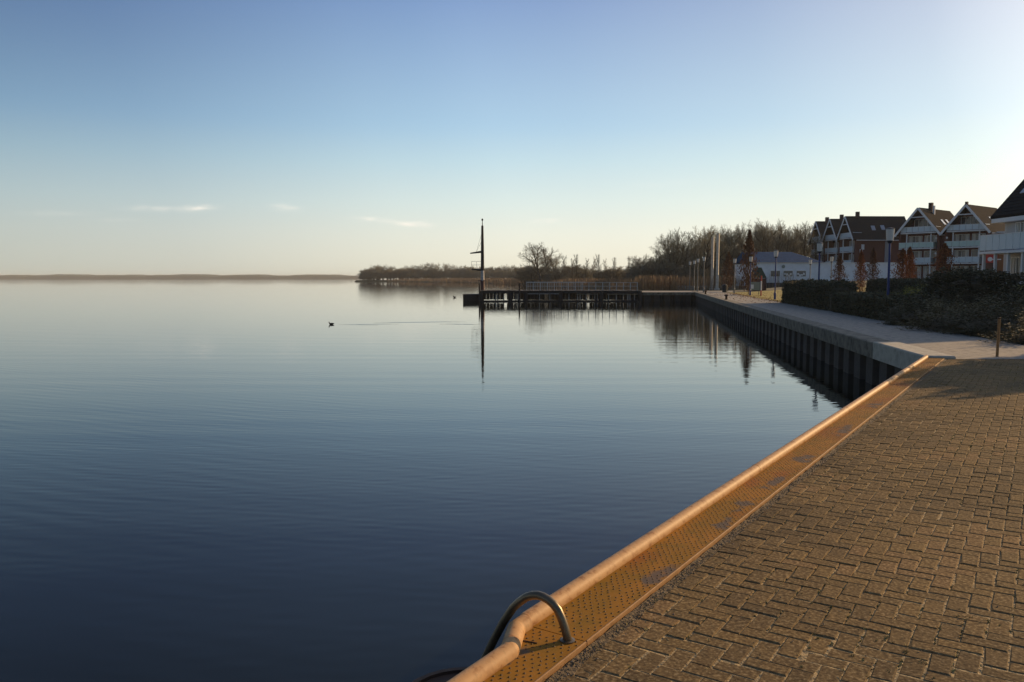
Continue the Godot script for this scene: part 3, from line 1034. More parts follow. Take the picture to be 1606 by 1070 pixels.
func leafy(kind: String, seed_: int, count: int, s: float, base := 0.1, rough := 0.3) -> ArrayMesh:
	# leaves spread through the outer part of a shape one unit high and about one unit wide
	var r := RandomNumberGenerator.new()
	r.seed = seed_
	var f := FastNoiseLite.new()
	f.seed = seed_; f.frequency = 1.1; f.fractal_octaves = 3
	var mb := MB.new()
	mb.colored = true
	for k in count:
		var d := Vector3(r.randfn(), r.randfn(), r.randfn()).normalized()
		var o: Vector3
		var out := r.randf_range(0.0, 1.0)
		match kind:
			"round":
				if d.y < -0.6: d.y = -d.y
				var k2 := (1.0 + rough * 1.8 * f.get_noise_3dv(d * 1.6)) * lerpf(0.74, 1.04, pow(out, 0.5))
				o = Vector3(d.x * 0.5 * k2, 0.45 + d.y * 0.52 * k2, d.z * 0.5 * k2)
			"spindle":
				var y := pow(r.randf(), 0.8)
				var w: float = 0.5 * pow(sin(PI * clampf(y * 0.86 + 0.12, 0, 1)), 0.7) * (1.15 - 0.75 * y)
				var a := r.randf() * TAU
				var k3 := w * (1.0 + rough * 2.0 * f.get_noise_3d(cos(a) * 1.3, y * 6.0, sin(a) * 1.3)) * sqrt(out)
				o = Vector3(cos(a) * k3, base + y * (1.0 - base), sin(a) * k3)
				d = (Vector3(cos(a), 0.9, sin(a)) + d * 0.7).normalized()
			"low":
				d.y = absf(d.y)
				var k4 := (1.0 + rough * 2.2 * f.get_noise_3dv(d * 2.2)) * lerpf(0.7, 1.05, pow(out, 0.6))
				o = Vector3(d.x * 0.5 * k4, d.y * 0.9 * k4, d.z * 0.5 * k4)
				d = (d + Vector3(0, 0.5, 0)).normalized()
		var g := r.randf_range(0.45, 1.5)
		mb.col = Color(g * r.randf_range(.9, 1.2), g, g * r.randf_range(.75, 1.1))
		leaf(mb, o, (d + Vector3(r.randfn(), r.randfn(), r.randfn()) * 0.5).normalized(), s * r.randf_range(.6, 1.3), r)
	return mb.commit()

func shrub(called: String, label: String, at: Vector3, size: Vector3, mesh: ArrayMesh, m: Material, core: ArrayMesh, group := "", turn := 0.0) -> Node3D:
	var o := thing(called, label, "tree" if called.ends_with("tree") else "shrub", at, turn, group)
	var c := part(o, "stems", core, M.shrub_core)
	c.scale = size
	var l := part(o, "foliage", mesh, m)
	l.scale = size
	return o

func hedge(label: String, a: Vector3, b: Vector3, w: float, h: float, seed_: int, m: Material, leaves: int) -> void:
	# a clipped hedge from a to b, base following the ground
	var o := thing("hedge", label, "hedge", a, 0.0, "hedges along the path")
	var r := RandomNumberGenerator.new()
	r.seed = seed_
	var f := FastNoiseLite.new()
	f.seed = seed_; f.frequency = 0.8
	var L := (b - a).length()
	var d := (b - a).normalized()
	var x := d.cross(Vector3.UP).normalized()
	var core := MB.new()
	var n := maxi(int(L / 0.6), 3)
	for k in n:
		var s0 := L * k / n
		var q0 := a + d * s0
		var q1 := a + d * (L * (k + 1) / n)
		var y := minf(land(q0.x, q0.z), land(q1.x, q1.z))
		var hh := h * (0.9 + 0.1 * f.get_noise_1d(s0 * 1.5)) * (0.85 if k == 0 or k == n - 1 else 1.0)
		core.box((q0 + q1) / 2 - a + Vector3(0, y + hh * 0.44 - 0.1, 0), Vector3(w * 0.8, hh * 0.88 + 0.2, L / n), Basis(x, Vector3.UP, -d), 0.15)
	put(o, "stems", core, M.shrub_core)
	var mb := MB.new()
	mb.colored = true
	for k in leaves:
		var s := r.randf() * L
		var u := r.randf_range(-1, 1)
		var t := r.randf()
		var nrm: Vector3
		var p: Vector3
		var lump := 1.0 + 0.16 * f.get_noise_2d(s * 1.3, u * 2.0)
		var end := clampf(minf(s, L - s) / 0.5, 0.0, 1.0)
		lump *= lerpf(0.82, 1.0, sqrt(end))
		var hh := h * lump
		var ww := w * (1.0 + 0.2 * f.get_noise_2d(s * 1.5 + 50, t * 3.0)) * lerpf(0.7, 1.0, sqrt(end))
		if r.randf() < w / (w + 2 * h):
			p = d * s + x * u * ww * 0.5 + Vector3(0, hh * (1.0 - 0.12 * u * u) - r.randf() * 0.12, 0)
			nrm = Vector3.UP
		elif r.randf() < 0.92:
			var sg := 1.0 if u > 0 else -1.0
			p = d * s + x * sg * (ww * 0.5 * (1.0 - 0.15 * t * t) - r.randf() * 0.12) + Vector3(0, t * hh, 0)
			nrm = x * sg
		else:
			var sg := 1.0 if r.randf() > 0.5 else -1.0
			p = d * (L / 2 + sg * L / 2) - d * sg * r.randf() * 0.2 + x * u * ww * 0.45 + Vector3(0, t * hh, 0)
			nrm = d * sg
		var w0 := a + p
		p.y += land(w0.x, w0.z)
		var g := r.randf_range(0.45, 1.5)
		mb.col = Color(g * r.randf_range(.9, 1.25), g, g * r.randf_range(.7, 1.1))
		leaf(mb, p, (nrm + Vector3(r.randfn(), r.randfn(), r.randfn()) * 0.7).normalized(), r.randf_range(.04, .095), r)
	put(o, "foliage", mb, m)

func px(x: float, z: float) -> float: return (x - 803.0) / 1260.0 * absf(z)   # across, for a bearing read off the photograph at a distance

func fq(v: float, u: float) -> Vector3:
	var o := C2 + D2 * v + R2 * u
	o.y = land(o.x, o.z)
	return o

func build_vegetation() -> void:
	var rd := leafy("round", 61, 15000, 0.023)
	var rd2 := leafy("round", 62, 15000, 0.023, 0.1, 0.45)
	var low1 := leafy("low", 63, 15000, 0.022, 0.0, 0.4)
	var low2 := leafy("low", 64, 15000, 0.022, 0.0, 0.5)
	var cr := MB.new(); cr.blob(Vector3(0, .45, 0), Vector3(.39, .42, .39), 4, 0.25)
	var core_round := cr.commit()
	var cl := MB.new(); cl.blob(Vector3(0, .2, 0), Vector3(.38, .5, .38), 6, 0.25)
	var core_low := cl.commit()
	# hedges beside the path
	hedge("long clipped dark hedge beside the path, ending at the lawn", fq(38.6, 4.0), fq(24.5, 4.0), 1.5, 1.42, 71, M.leaf_dark, 24000)
	hedge("lower clipped hedge in front, between the lamp posts on the path", fq(24.0, 3.9), fq(14.5, 3.9), 1.3, 0.92, 72, M.leaf_dark, 18000)
	hedge("narrow clipped hedge deeper in the bed behind the golden shrubs", fq(40.5, 9.6), fq(23.5, 9.4), 1.2, 0.92, 73, M.leaf_dark, 18000)
	# rounded bushes and low ground shrubs of the planting bed
	var b := [
		["round_bush", "big dark rounded bush right behind the nearest blue lamp post", 16.6, 7.0, Vector3(4.0, 1.85, 3.6), rd, M.leaf_dark],
		["round_bush", "dark rounded bush to the side of the big one, below the twin gables", 14.5, 11.0, Vector3(5.4, 1.4, 4.0), rd2, M.leaf_dark],
		["round_bush", "broad dark bush in front of the balcony house", 13.0, 15.2, Vector3(6.5, 1.0, 4.5), rd, M.leaf_dark],
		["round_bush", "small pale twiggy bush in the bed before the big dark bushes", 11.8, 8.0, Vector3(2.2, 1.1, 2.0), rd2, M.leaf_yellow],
		["low_shrub", "low dark shrub at the path edge by the nearest lamp post", 12.6, 4.2, Vector3(3.2, 0.85, 2.0), low1, M.leaf_dark],
		["low_shrub", "low olive shrub at the path edge, second from the nearest lamp post", 10.0, 4.3, Vector3(3.4, 0.8, 2.2), low2, M.leaf_olive],
		["low_shrub", "low dark shrub at the path edge, third from the nearest lamp post", 7.4, 4.5, Vector3(3.3, 0.75, 2.3), low1, M.leaf_dark],
		["low_shrub", "low shrub nearest to the brick paving at the end of the bed", 4.8, 4.9, Vector3(3.2, 0.62, 2.4), low2, M.leaf_olive],
		["low_shrub", "spreading low shrub behind the front row, below the round bush", 11.6, 6.6, Vector3(3.6, 0.9, 2.4), low2, M.leaf_dark],
		["low_shrub", "spreading low shrub in the middle of the bed", 9.0, 7.2, Vector3(3.8, 0.9, 2.8), low1, M.leaf_olive],
		["low_shrub", "spreading low shrub near the end of the bed", 6.2, 7.6, Vector3(3.8, 0.8, 2.8), low2, M.leaf_dark],
		["low_shrub", "dark low shrub at the back of the bed", 9.4, 10.4, Vector3(4.4, 1.1, 3.2), low1, M.leaf_dark],
		["low_shrub", "dark low shrub at the back of the bed near the post", 6.0, 11.0, Vector3(4.4, 0.95, 3.2), low2, M.leaf_dark],
		["low_shrub", "low shrub filling the gap behind the lower hedge", 18.5, 5.6, Vector3(4.4, 0.85, 2.2), low1, M.leaf_dark],
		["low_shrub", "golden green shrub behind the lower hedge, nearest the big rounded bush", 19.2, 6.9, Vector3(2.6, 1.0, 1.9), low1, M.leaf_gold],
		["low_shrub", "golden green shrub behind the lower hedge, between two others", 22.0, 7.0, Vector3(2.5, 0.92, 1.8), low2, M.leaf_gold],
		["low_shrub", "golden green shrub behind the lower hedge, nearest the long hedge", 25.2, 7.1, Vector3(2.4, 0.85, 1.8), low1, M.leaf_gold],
		["low_shrub", "olive low shrub behind the lower hedge", 22.0, 5.7, Vector3(4.0, 0.8, 2.0), low2, M.leaf_olive],
	]
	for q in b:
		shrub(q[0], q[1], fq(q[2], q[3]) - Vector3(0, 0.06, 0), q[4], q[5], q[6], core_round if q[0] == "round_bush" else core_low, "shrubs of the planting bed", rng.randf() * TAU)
	# slender autumn trees that still hold their leaves
	var sp := [leafy("spindle", 65, 3600, 0.032, 0.06, 0.6), leafy("spindle", 66, 2400, 0.034, 0.1, 0.8)]
	var stem := MB.new()
	stem.tube([Vector3(0, -0.03, 0), Vector3(0.01, .4, 0), Vector3(0, .9, 0.01)], [.03, .02, .006], 6)
	var r2 := RandomNumberGenerator.new()
	r2.seed = 4
	for k in 60:
		var y := r2.randf_range(.08, .8)
		var a := r2.randf() * TAU
		stem.twig(Vector3(0, y, 0), Vector3(cos(a) * .2 * (1.1 - y), y + .16, sin(a) * .2 * (1.1 - y)), .008, .003)
	var sm := stem.commit()
	for q in [
		["tall rust-leaved slender tree beside the grey notice board", 1173, -80, 6.35, 1.9, 0, "leaf_brown"],
		["dark slender tree behind the pale pillars and the bin", 1141, -98, 4.8, 1.7, 1, "leaf_brown"],
		["slender autumn tree before the white wall, nearest the hall windows", 1315, -62, 3.1, 1.15, 1, "leaf_brown"],
		["slender autumn tree before the white wall with an orange tip", 1348, -60, 3.4, 1.0, 0, "leaf_rust"],
		["slender dark autumn tree beside the orange tipped one", 1367, -58, 3.4, 1.0, 1, "leaf_brown"],
		["orange autumn tree at the end of the white wall", 1413, -56, 3.1, 1.5, 1, "leaf_rust"],
		["orange autumn tree just beside the one ending the white wall", 1424, -58, 3.2, 1.2, 0, "leaf_rust"],
		["reddish autumn tree before the brick recess of the twin gables", 1478, -56, 3.2, 1.6, 1, "leaf_rust"]]:
		var x := px(q[1], q[2])
		var o := thing("columnar_tree", q[0], "tree", Vector3(x, land(x, q[2]) - 0.05, q[2]), rng.randf() * TAU, "slender autumn trees")
		part(o, "trunk", sm, M.bark).scale = Vector3(q[4] * 0.8, q[3], q[4] * 0.8)
		part(o, "crown", sp[q[5]], M[q[6]]).scale = Vector3(q[4], q[3], q[4])

	# bare winter trees: a few grown individually, then copied
	var broad := {"levels": 4, "kids": [9, 7, 7, 6], "start": [.3, .2, .15, .1], "shrink": [.62, .58, .55, .55], "angle": .75, "up": .7, "bend": .16, "thin": .5, "len": 7.5, "rad": .24}
	var oval := {"levels": 4, "kids": [11, 7, 7, 5], "start": [.22, .15, .15, .1], "shrink": [.5, .55, .52, .55], "angle": .55, "up": 1.0, "bend": .13, "thin": .45, "len": 9.0, "rad": .2}
	var bushy := {"levels": 3, "kids": [9, 8, 8], "start": [.1, .15, .1], "shrink": [.62, .6, .55], "angle": .7, "up": .7, "bend": .2, "thin": .5, "len": 3.0, "rad": .08, "stems": 4}
	var pole := {"levels": 3, "kids": [20, 8, 8], "start": [.3, .2, .1], "shrink": [.26, .5, .5], "angle": .5, "up": 1.2, "bend": .1, "thin": .4, "len": 9.5, "rad": .12}
	var protos := [make_tree("bare_tree", 81, broad, M.twig), make_tree("bare_tree", 82, oval, M.twig_pale), make_tree("bare_tree", 83, broad, M.twig_pale), make_tree("bare_tree", 84, oval, M.twig)]
	var thick := [make_tree("thicket_bush", 85, bushy, M.twig), make_tree("thicket_bush", 86, bushy, M.twig_far)]
	var poles := [make_tree("young_tree", 87, pole, M.twig), make_tree("young_tree", 88, pole, M.twig_far)]
	var tall := {}
	for o in protos + thick + poles:
		var top := 0.0
		for c in o.get_children(): top = maxf(top, (c as MeshInstance3D).mesh.get_aabb().end.y)
		tall[o] = top
	var plant := func(o: Node3D, label: String, cat: String, grp: String, xp: float, z: float, top_px: float, wide := 1.0) -> void:
		var x := px(xp, z)
		var y := land(x, z) if z > -660 else 0.3
		var h: float = 1.6 + (437.0 - top_px) * absf(z) / 1260.0 - y
		var s: float = h / tall[o]
		var t := copy_of(o, label, Vector3(x, y - 0.1, z), rng.randf() * TAU, Vector3(s * wide, s, s * wide))
		t.set_meta("category", cat)
		t.set_meta("group", grp)
	var prof := [[1012, 408], [1030, 386], [1045, 368], [1057, 355], [1072, 362], [1088, 364], [1100, 353], [1112, 354], [1125, 352], [1138, 353], [1150, 348], [1163, 350], [1178, 345], [1190, 342], [1203, 343], [1215, 346], [1226, 352], [1238, 362], [1250, 350], [1259, 345], [1270, 348], [1281, 356]]
	for k in prof.size():
		plant.call(protos[k % 4], "bare winter tree in the dense wood behind the blue roofed hall", "tree", "trees of the wood", prof[k][0] + rng.randf_range(-3, 3), rng.randf_range(-168, -190), prof[k][1], 0.85)
		plant.call(protos[(k + 1) % 4], "bare winter tree in the dense wood behind the blue roofed hall", "tree", "trees of the wood", prof[k][0] + rng.randf_range(-6, 6), rng.randf_range(-195, -225), prof[k][1] + rng.randf_range(4, 16), 0.95)
		if k < 20:
			plant.call(thick[k % 2], "bare bush in the undergrowth of the dense wood", "bush", "undergrowth of the wood", prof[k][0] + rng.randf_range(-5, 5), rng.randf_range(-160, -166), 420 + rng.randf_range(-12, 6), 1.5)
			plant.call(thick[(k + 1) % 2], "bare bush in the undergrowth of the dense wood", "bush", "undergrowth of the wood", prof[k][0] + rng.randf_range(-8, 8), rng.randf_range(-176, -200), 405 + rng.randf_range(-16, 6), 1.3)
	plant.call(protos[0], "broad bare tree standing alone by the reeds behind the pier", "tree", "trees by the lake shore", 849, -285, 379, 1.25)
	plant.call(protos[3], "upright bare tree just behind the broad lone tree by the reeds", "tree", "trees by the lake shore", 858, -296, 384, 1.2)
	plant.call(protos[2], "smaller bare tree leaning against the broad one by the reeds", "tree", "trees by the lake shore", 872, -292, 396, 1.1)
	var nth := -1
	for q in [[862, 402], [885, 399], [897, 404], [905, 397], [918, 403], [930, 401], [939, 397], [950, 404], [961, 402], [985, 400]]:
		nth += 1
		plant.call(poles[int(q[0]) % 2], ["first", "second", "third", "fourth", "fifth", "sixth", "seventh", "eighth", "ninth", "tenth"][nth] + " slim bare tree behind the reeds, counted from the broad lone tree", "tree", "young trees behind the reeds", q[0], rng.randf_range(-262, -290), q[1], 0.9 if q[0] != 985 else 0.5)
	for k in 30:
		plant.call(thick[k % 2], "bare bush in the scrub behind the reeds", "bush", "scrub behind the reeds", 824 + k * 7 + rng.randf_range(-3, 3), rng.randf_range(-270, -330), 421 + rng.randf_range(-9, 5), 1.7)
	# the far tree line across the bay
	var far_top := [[575, 421], [584, 416], [593, 414], [602, 415], [612, 417], [622, 420], [633, 417], [644, 416], [655, 416], [666, 414], [676, 412], [686, 412], [696, 413], [706, 415], [716, 416], [727, 416], [738, 417], [750, 418], [762, 418], [774, 418], [786, 416], [798, 415], [809, 417], [820, 419]]
	for q in [[568, 433], [571, 428], [574, 424], [577, 423], [581, 425], [588, 425], [595, 424]]:
		plant.call(thick[int(q[0]) % 2], "bush at the foot of the tree line across the bay", "bush", "bushes across the bay", q[0], -661.0, q[1], 1.9)
	for q in far_top:
		plant.call(protos[int(q[0]) % 4], "bare tree in the tree line across the bay", "tree", "tree line across the bay", q[0], rng.randf_range(-668, -690), q[1] - 1, 1.2)
		plant.call(thick[int(q[0]) % 2], "bush at the foot of the tree line across the bay", "bush", "bushes across the bay", q[0] + rng.randf_range(-4, 4), rng.randf_range(-662, -667), 421 + rng.randf_range(-2, 3), 1.6)
		plant.call(thick[int(q[0] + 1) % 2], "bush at the foot of the tree line across the bay", "bush", "bushes across the bay", q[0] + 5 + rng.randf_range(-4, 4), rng.randf_range(-670, -690), 418 + rng.randf_range(-2, 3), 1.6)
	for o in protos + thick + poles: o.free()

	# reeds along the natural shore
	var reed := MB.new()
	reed.colored = true
	for k in 26000:
		var z := -112.0 - pow(rng.randf(), 1.5) * 530.0
		var far := clampf((-z - 112.0) / 500.0, 0, 1)
		var x := shore(z) + rng.randf_range(-1.5, 6.0 + 16.0 * far)
		if z > -240 and rng.randf() < 0.5: x = shore(z) + rng.randf_range(0, 22)
		var y := maxf(WATER - 0.2, land(x, z) - 0.3) if x > shore(z) + 0.6 else WATER - 0.2
		var h := rng.randf_range(1.5, 2.5)
		var w := 0.025 + 0.05 * far
		var a := rng.randf() * PI
		var g := rng.randf_range(.5, 1.35)
		reed.col = Color(g, g * rng.randf_range(.82, 1.0), g * rng.randf_range(.7, 1.0))
		var dx := Vector3(cos(a), 0, sin(a)) * w
		var o := Vector3(x, y, z)
		var top := o + Vector3(rng.randf_range(-.25, .25), h, rng.randf_range(-.25, .25))
		reed.tri(o - dx, o + dx, top)
		reed.tri(o + dx, top + dx * 1.5 + Vector3(0, -.1, 0), top)
	tag(put(self, "reeds", reed, M.reed), "tan reed bed along the shore behind the pier", "reeds", "", "stuff")

	# fallen leaves on the lawn and along the path
	var fl := MB.new()
	fl.colored = true
	for k in 1500:
		var v := rng.randf_range(36.0, 72.0)
		var u := rng.randf_range(0.8, 9.0)
		if rng.randf() < 0.45: u = 3.5 + rng.randfn() * 0.5
		var o := fq(v, u) + Vector3(0, .03, 0)
		var a := rng.randf() * TAU
		var x := Vector3(cos(a), rng.randf_range(-.3, .3), sin(a)) * rng.randf_range(.03, .07)
		var z := Vector3(-sin(a), rng.randf_range(0, .5), cos(a)) * rng.randf_range(.03, .06)
		var g := rng.randf_range(.6, 1.4)
		fl.col = Color(g, g * rng.randf_range(.7, 1.1), g * .8)
		fl.quad(o - x, o - z, o + x, o + z)
	tag(put(self, "fallen_leaves", fl, M.leaf_rust), "orange fallen leaves scattered over the lawn and path edge", "leaves", "", "stuff")

	# wooded far shore on the horizon
	var fs := MB.new()
	var fn := FastNoiseLite.new()
	fn.seed = 8; fn.frequency = 0.006; fn.fractal_octaves = 5
	var prev := []
	for k in 260:
		var x := -5200.0 + k * 17.6
		var z := -3300.0 - 180.0 * sin(x * 0.0011)
		var low: float = 14.0 + 6.0 * fn.get_noise_1d(x) + 2.0 * smoothstep(-2600, -1700, x)
		low *= smoothstep(-600, -760, x) * 0.4 + 0.6
		var line := [Vector3(x, WATER - 1, z), Vector3(x, low * .7, z - 8), Vector3(x, low, z - 40), Vector3(x, low * 1.02, z - 160), Vector3(x, WATER - 1, z - 260)]
		if prev:
			for i in 4: fs.quad(prev[i], line[i], line[i + 1], prev[i + 1])
		prev = line
	tag(put(self, "far_shore", fs, M.far_wood), "hazy wooded shore on the far horizon", "", "", "structure")

# ---------------------------------------------------------------- lamps and street furniture
func lamp(label: String, at: Vector3, h: float, paint: Material) -> void:
	var o := thing("street_lamp", label, "street lamp", at, 0.0, "lamp posts along the promenade")
	var a := MB.new()
	a.lathe(Vector3.ZERO, [[.085, -.05], [.085, .5], [.06, .55], [.05, .6], [.045, h - .62]], 10)
	put(o, "pole", a, paint)
	var c := MB.new()
	c.lathe(Vector3(0, h - .62, 0), [[.0, .0], [.06, .0], [.12, .09], [.12, .11]], 12)
	put(o, "collar", c, M.lamp_dark)
	var g := MB.new()
	g.lathe(Vector3(0, h - .51, 0), [[.13, .0], [.15, .2], [.16, .44]], 14)
	var gl := put(o, "lamp_glass", g, M.lamp_glass)
	var core := MB.new()
	core.lathe(Vector3(0, h - .51, 0), [[.035, 0], [.035, .44]], 8)
	put(gl, "lamp_core", core, M.lamp_dark)
	var t := MB.new()
	t.lathe(Vector3(0, h - .07, 0), [[.0, .0], [.17, .0], [.17, .03], [.05, .07], [.0, .075]], 14)
	put(o, "cap", t, M.lamp_dark)

func build_furniture() -> void:
	for q in [
		["nearest blue lamp post, before the big rounded bush", 1392, -32.0, 3.61], ["blue lamp post behind the hedge, before the white wall", 1283, -45.5, 3.64],
		["blue lamp post at the end of the long hedge by the lawn", 1215, -61.0, 3.76], ["blue lamp post on the lawn before the rust-leaved slender tree", 1176, -76.0, 3.70],
		["lamp post between the pale pillars and the rust-leaved tree", 1151, -88.0, 3.8], ["lamp post nearest the pillars in the cluster at the basin end", 1103, -92.5, 4.1],
		["lamp post second from the pillars in the cluster at the basin end", 1093.5, -100.0, 4.1], ["lamp post third from the pillars in the cluster at the basin end", 1088, -106.0, 4.0],
		["lamp post farthest from the pillars in the cluster at the basin end", 1081, -112.0, 4.0], ["short looking lamp post before the hall beside the last window", 1269, -88.0, 3.68],
		["grey lamp post before the plain part of the white wall", 1302, -78.0, 3.75]]:
		var x := px(q[1], q[2])
		var y := land(x, q[2])
		lamp(q[0], Vector3(x, y, q[2]), q[3] - y, M.lamp_blue if str(q[0]).contains("blue") else M.lamp_grey)
	lamp("lamp post beyond the bed that throws a thin shadow over the bricks", Vector3(20.0, land(20, -18.0), -18.0), 3.7, M.lamp_blue)
	# two tall pale pillars
	for q in [["shorter of the two tall pale pillars", 1116, -115.0, 7.38], ["taller of the two tall pale pillars", 1124, -112.0, 7.72]]:
		var x := px(q[1], q[2])
		var y := land(x, q[2])
		var o := thing("pillar", q[0], "pillar", Vector3(x, y, q[2]), deg_to_rad(-25.0), "tall pale pillars")
		boxpart(o, "shaft", Vector3(0, (q[3] - y) / 2, 0), Vector3(0.34, q[3] - y + .1, 0.34), M.stele, 0.02)
		boxpart(o, "base", Vector3(0, .1, 0), Vector3(0.6, 0.3, 0.6), M.stele, 0.03)
		boxpart(o, "head", Vector3(0, q[3] - y + 0.07, 0), Vector3(0.38, 0.05, 0.38), M.stele, 0.01)
	# low wall behind the plaza
	var lw := thing("low_wall", "low pale wall at the back of the plaza", "wall", Vector3(27.5, 0.1, -118.0), 0.0)
	for k in 7: boxpart(lw, "wall_block", Vector3(-6 + k * 2.3, .15, 0), Vector3(2.28, .6, .4), M.concrete_new, 0.02)
	# notice board
	var x := px(1183, -78.0)
	var nb := thing("notice_board", "grey notice board on two legs beside the rust-leaved tree", "notice board", Vector3(x, land(x, -78.0), -78.0), -0.2)
	boxpart(nb, "panel", Vector3(0, .85, 0), Vector3(0.95, .8, .06), M.sign_grey, 0.01)
	for s in [-.4, .4]: boxpart(nb, "leg", Vector3(s, .4, -.05), Vector3(.06, 1.0, .05), M.lamp_dark)
	boxpart(nb, "notice", Vector3(-.25, .8, .036), Vector3(.3, .4, .008), M.sign_white)
	# red and white post
	x = px(1193, -74.0)
	var rp := thing("marker_post", "red and white marker post on the lawn before the hall", "post", Vector3(x, land(x, -74.0), -74.0), 0.1)
	var seg := [[0.0, .5, "sign_red"], [.5, 1.35, "sign_white"], [1.35, 1.85, "sign_red"]]
	for q in seg:
		var mb := MB.new()
		mb.tube([Vector3(0, q[0] - (.05 if q[0] == 0.0 else 0.0), 0), Vector3(0, q[1], 0)], [.06, .06], 10)
		put(rp, "band", mb, M[q[2]])
	# closed dark green parasol tent beside the hall
	x = px(1188, -96.0)
	var te := thing("market_tent", "dark green pitched tent at the side of the hall", "tent", Vector3(x, land(x, -96.0), -96.0), 0.15)
	var cv := MB.new()
	cv.prism(PackedVector2Array([Vector2(-.9, 1.5), Vector2(.75, 1.5), Vector2(.05, 2.75), Vector2(-.25, 2.75)]), Transform3D(Basis.IDENTITY, Vector3(0, 0, -.7)), 1.4)
	put(te, "canopy", cv, M.canvas_green)
	boxpart(te, "side_cloth", Vector3(-.05, .72, 0), Vector3(1.5, 1.5, 1.2), M.mast_red)
	for s in [[-.85, -.66], [.7, -.66], [-.85, .66], [.7, .66]]: boxpart(te, "leg", Vector3(s[0], .75, s[1]), Vector3(.05, 1.55, .05), M.lamp_dark)
	# litter bin and bollard
	x = px(1136, -92.0)
	var bi := thing("litter_bin", "dark litter bin on the paving by the pillars", "bin", Vector3(x, 0.02, -92.0))
	var bb := MB.new()
	bb.lathe(Vector3.ZERO, [[.0, 0], [.26, 0], [.3, .75], [.31, .76]], 14)
	put(bi, "drum", bb, M.bin)
	var bl := MB.new()
	bl.lathe(Vector3(0, .76, 0), [[.31, 0], [.33, .03], [.2, .14], [0, .16]], 14)
	put(bi, "lid", bl, M.bin)
	for q in [["mooring bollard on the far quay near the lawn", 44.5], ["mooring bollard on the far quay near the basin end", 66.0], ["mooring bollard on the far quay beside the long hedge", 23.0]]:
		if q[1] == 23.0: continue
		var bo := thing("mooring_bollard", q[0], "bollard", C2 + D2 * q[1] + R2 * .3 + Vector3(0, .03, 0))
		var m1 := MB.new()
		m1.lathe(Vector3.ZERO, [[.14, 0], [.09, .05], [.08, .22], [.1, .27]], 12)
		put(bo, "stem", m1, M.rust)
		var m2 := MB.new()
		m2.lathe(Vector3.ZERO, [[.1, .27], [.17, .31], [.17, .35], [.08, .4], [0, .41]], 12)
		put(bo, "head", m2, M.rust)
	# thin rusty post by the bed
	var po := thing("rusty_post", "thin rusty post at the end of the planting bed", "post", Vector3(9.95, 0, -16.4))
	var pm := MB.new()
	pm.tube([Vector3(0, -.1, 0), Vector3(0.01, .78, 0)], [.028, .026], 8)
	put(po, "shaft", pm, M.lip)
	var pc := MB.new()
	pc.lathe(Vector3(0.01, .78, 0), [[.03, 0], [.034, .02], [.0, .04]], 8)
	put(po, "cap", pc, M.rust)
	# bushes beyond the frame whose shade falls over the bricks by the corner
	var rd := leafy("round", 68, 9000, 0.035)
	var cr := MB.new(); cr.blob(Vector3(0, .45, 0), Vector3(.4, .42, .4), 4, 0.25)
	for q in [["tall bush beyond the bed shading the corner of the bricks", Vector3(16.6, 0, -18.2), Vector3(3.4, 3.6, 3.2)], ["second tall bush beyond the bed shading the bricks", Vector3(18.6, 0, -16.2), Vector3(3.6, 3.4, 3.4)]]:
		shrub("round_bush", q[0], q[1], q[2], rd, M.leaf_dark, cr.commit(), "shrubs of the planting bed")

# ---------------------------------------------------------------- houses
func window(parent: Node, o: Vector3, w: float, h: float, mull := 1, curtains := true) -> void:
	# frame proud of the wall, opaque pane coloured as the unlit room behind, curtains over a part of it; faces +z
	var fr := MB.new()
	var t := 0.07
	fr.box(o + Vector3(0, h / 2 - t / 2, 0.03), Vector3(w, t, 0.08))
	fr.box(o + Vector3(0, -h / 2 + t / 2, 0.03), Vector3(w, t, 0.08))
	for k in mull + 2:
		fr.box(o + Vector3(-w / 2 + t / 2 + (w - t) * k / (mull + 1), 0, 0.032), Vector3(t, h - 2 * t, 0.078))
	var f := put(parent, "window", fr, M.frame_white)
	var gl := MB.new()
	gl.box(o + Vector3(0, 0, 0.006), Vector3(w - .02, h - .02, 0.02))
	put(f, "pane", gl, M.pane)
	if curtains:
		boxpart(f, "curtain", o + Vector3(-w / 2 + w * .17, 0, 0.021), Vector3(w * .22, h - .16, 0.012), M.curtain)
		boxpart(f, "curtain", o + Vector3(w / 2 - w * .17, 0, 0.021), Vector3(w * .2, h - .16, 0.012), M.curtain)

func railing(parent: Node, o: Vector3, w: float, h: float, panels: int, m: Material, depth := 1.3) -> void:
	# balcony: slab, panels with gaps, top rail and side panels; o = middle of the slab's front edge, top side
	var sl := MB.new()
	sl.box(o + Vector3(0, -.09, -depth / 2), Vector3(w, .18, depth))
	var b := put(parent, "balcony", sl, M.trim)
	for k in panels:
		var pw := w / panels
		boxpart(b, "panel", o + Vector3(-w / 2 + pw * (k + .5), h / 2 + .03, -.03), Vector3(pw - .05, h - .1, .03), m)
	for s in [-1, 1]: boxpart(b, "panel", o + Vector3(s * (w / 2 - .03), h / 2 + .03, -depth / 2 - .03), Vector3(.03, h - .1, depth - .08), m)
	boxpart(b, "handrail", o + Vector3(0, h + .01, -.03), Vector3(w, .06, .07), M.trim)

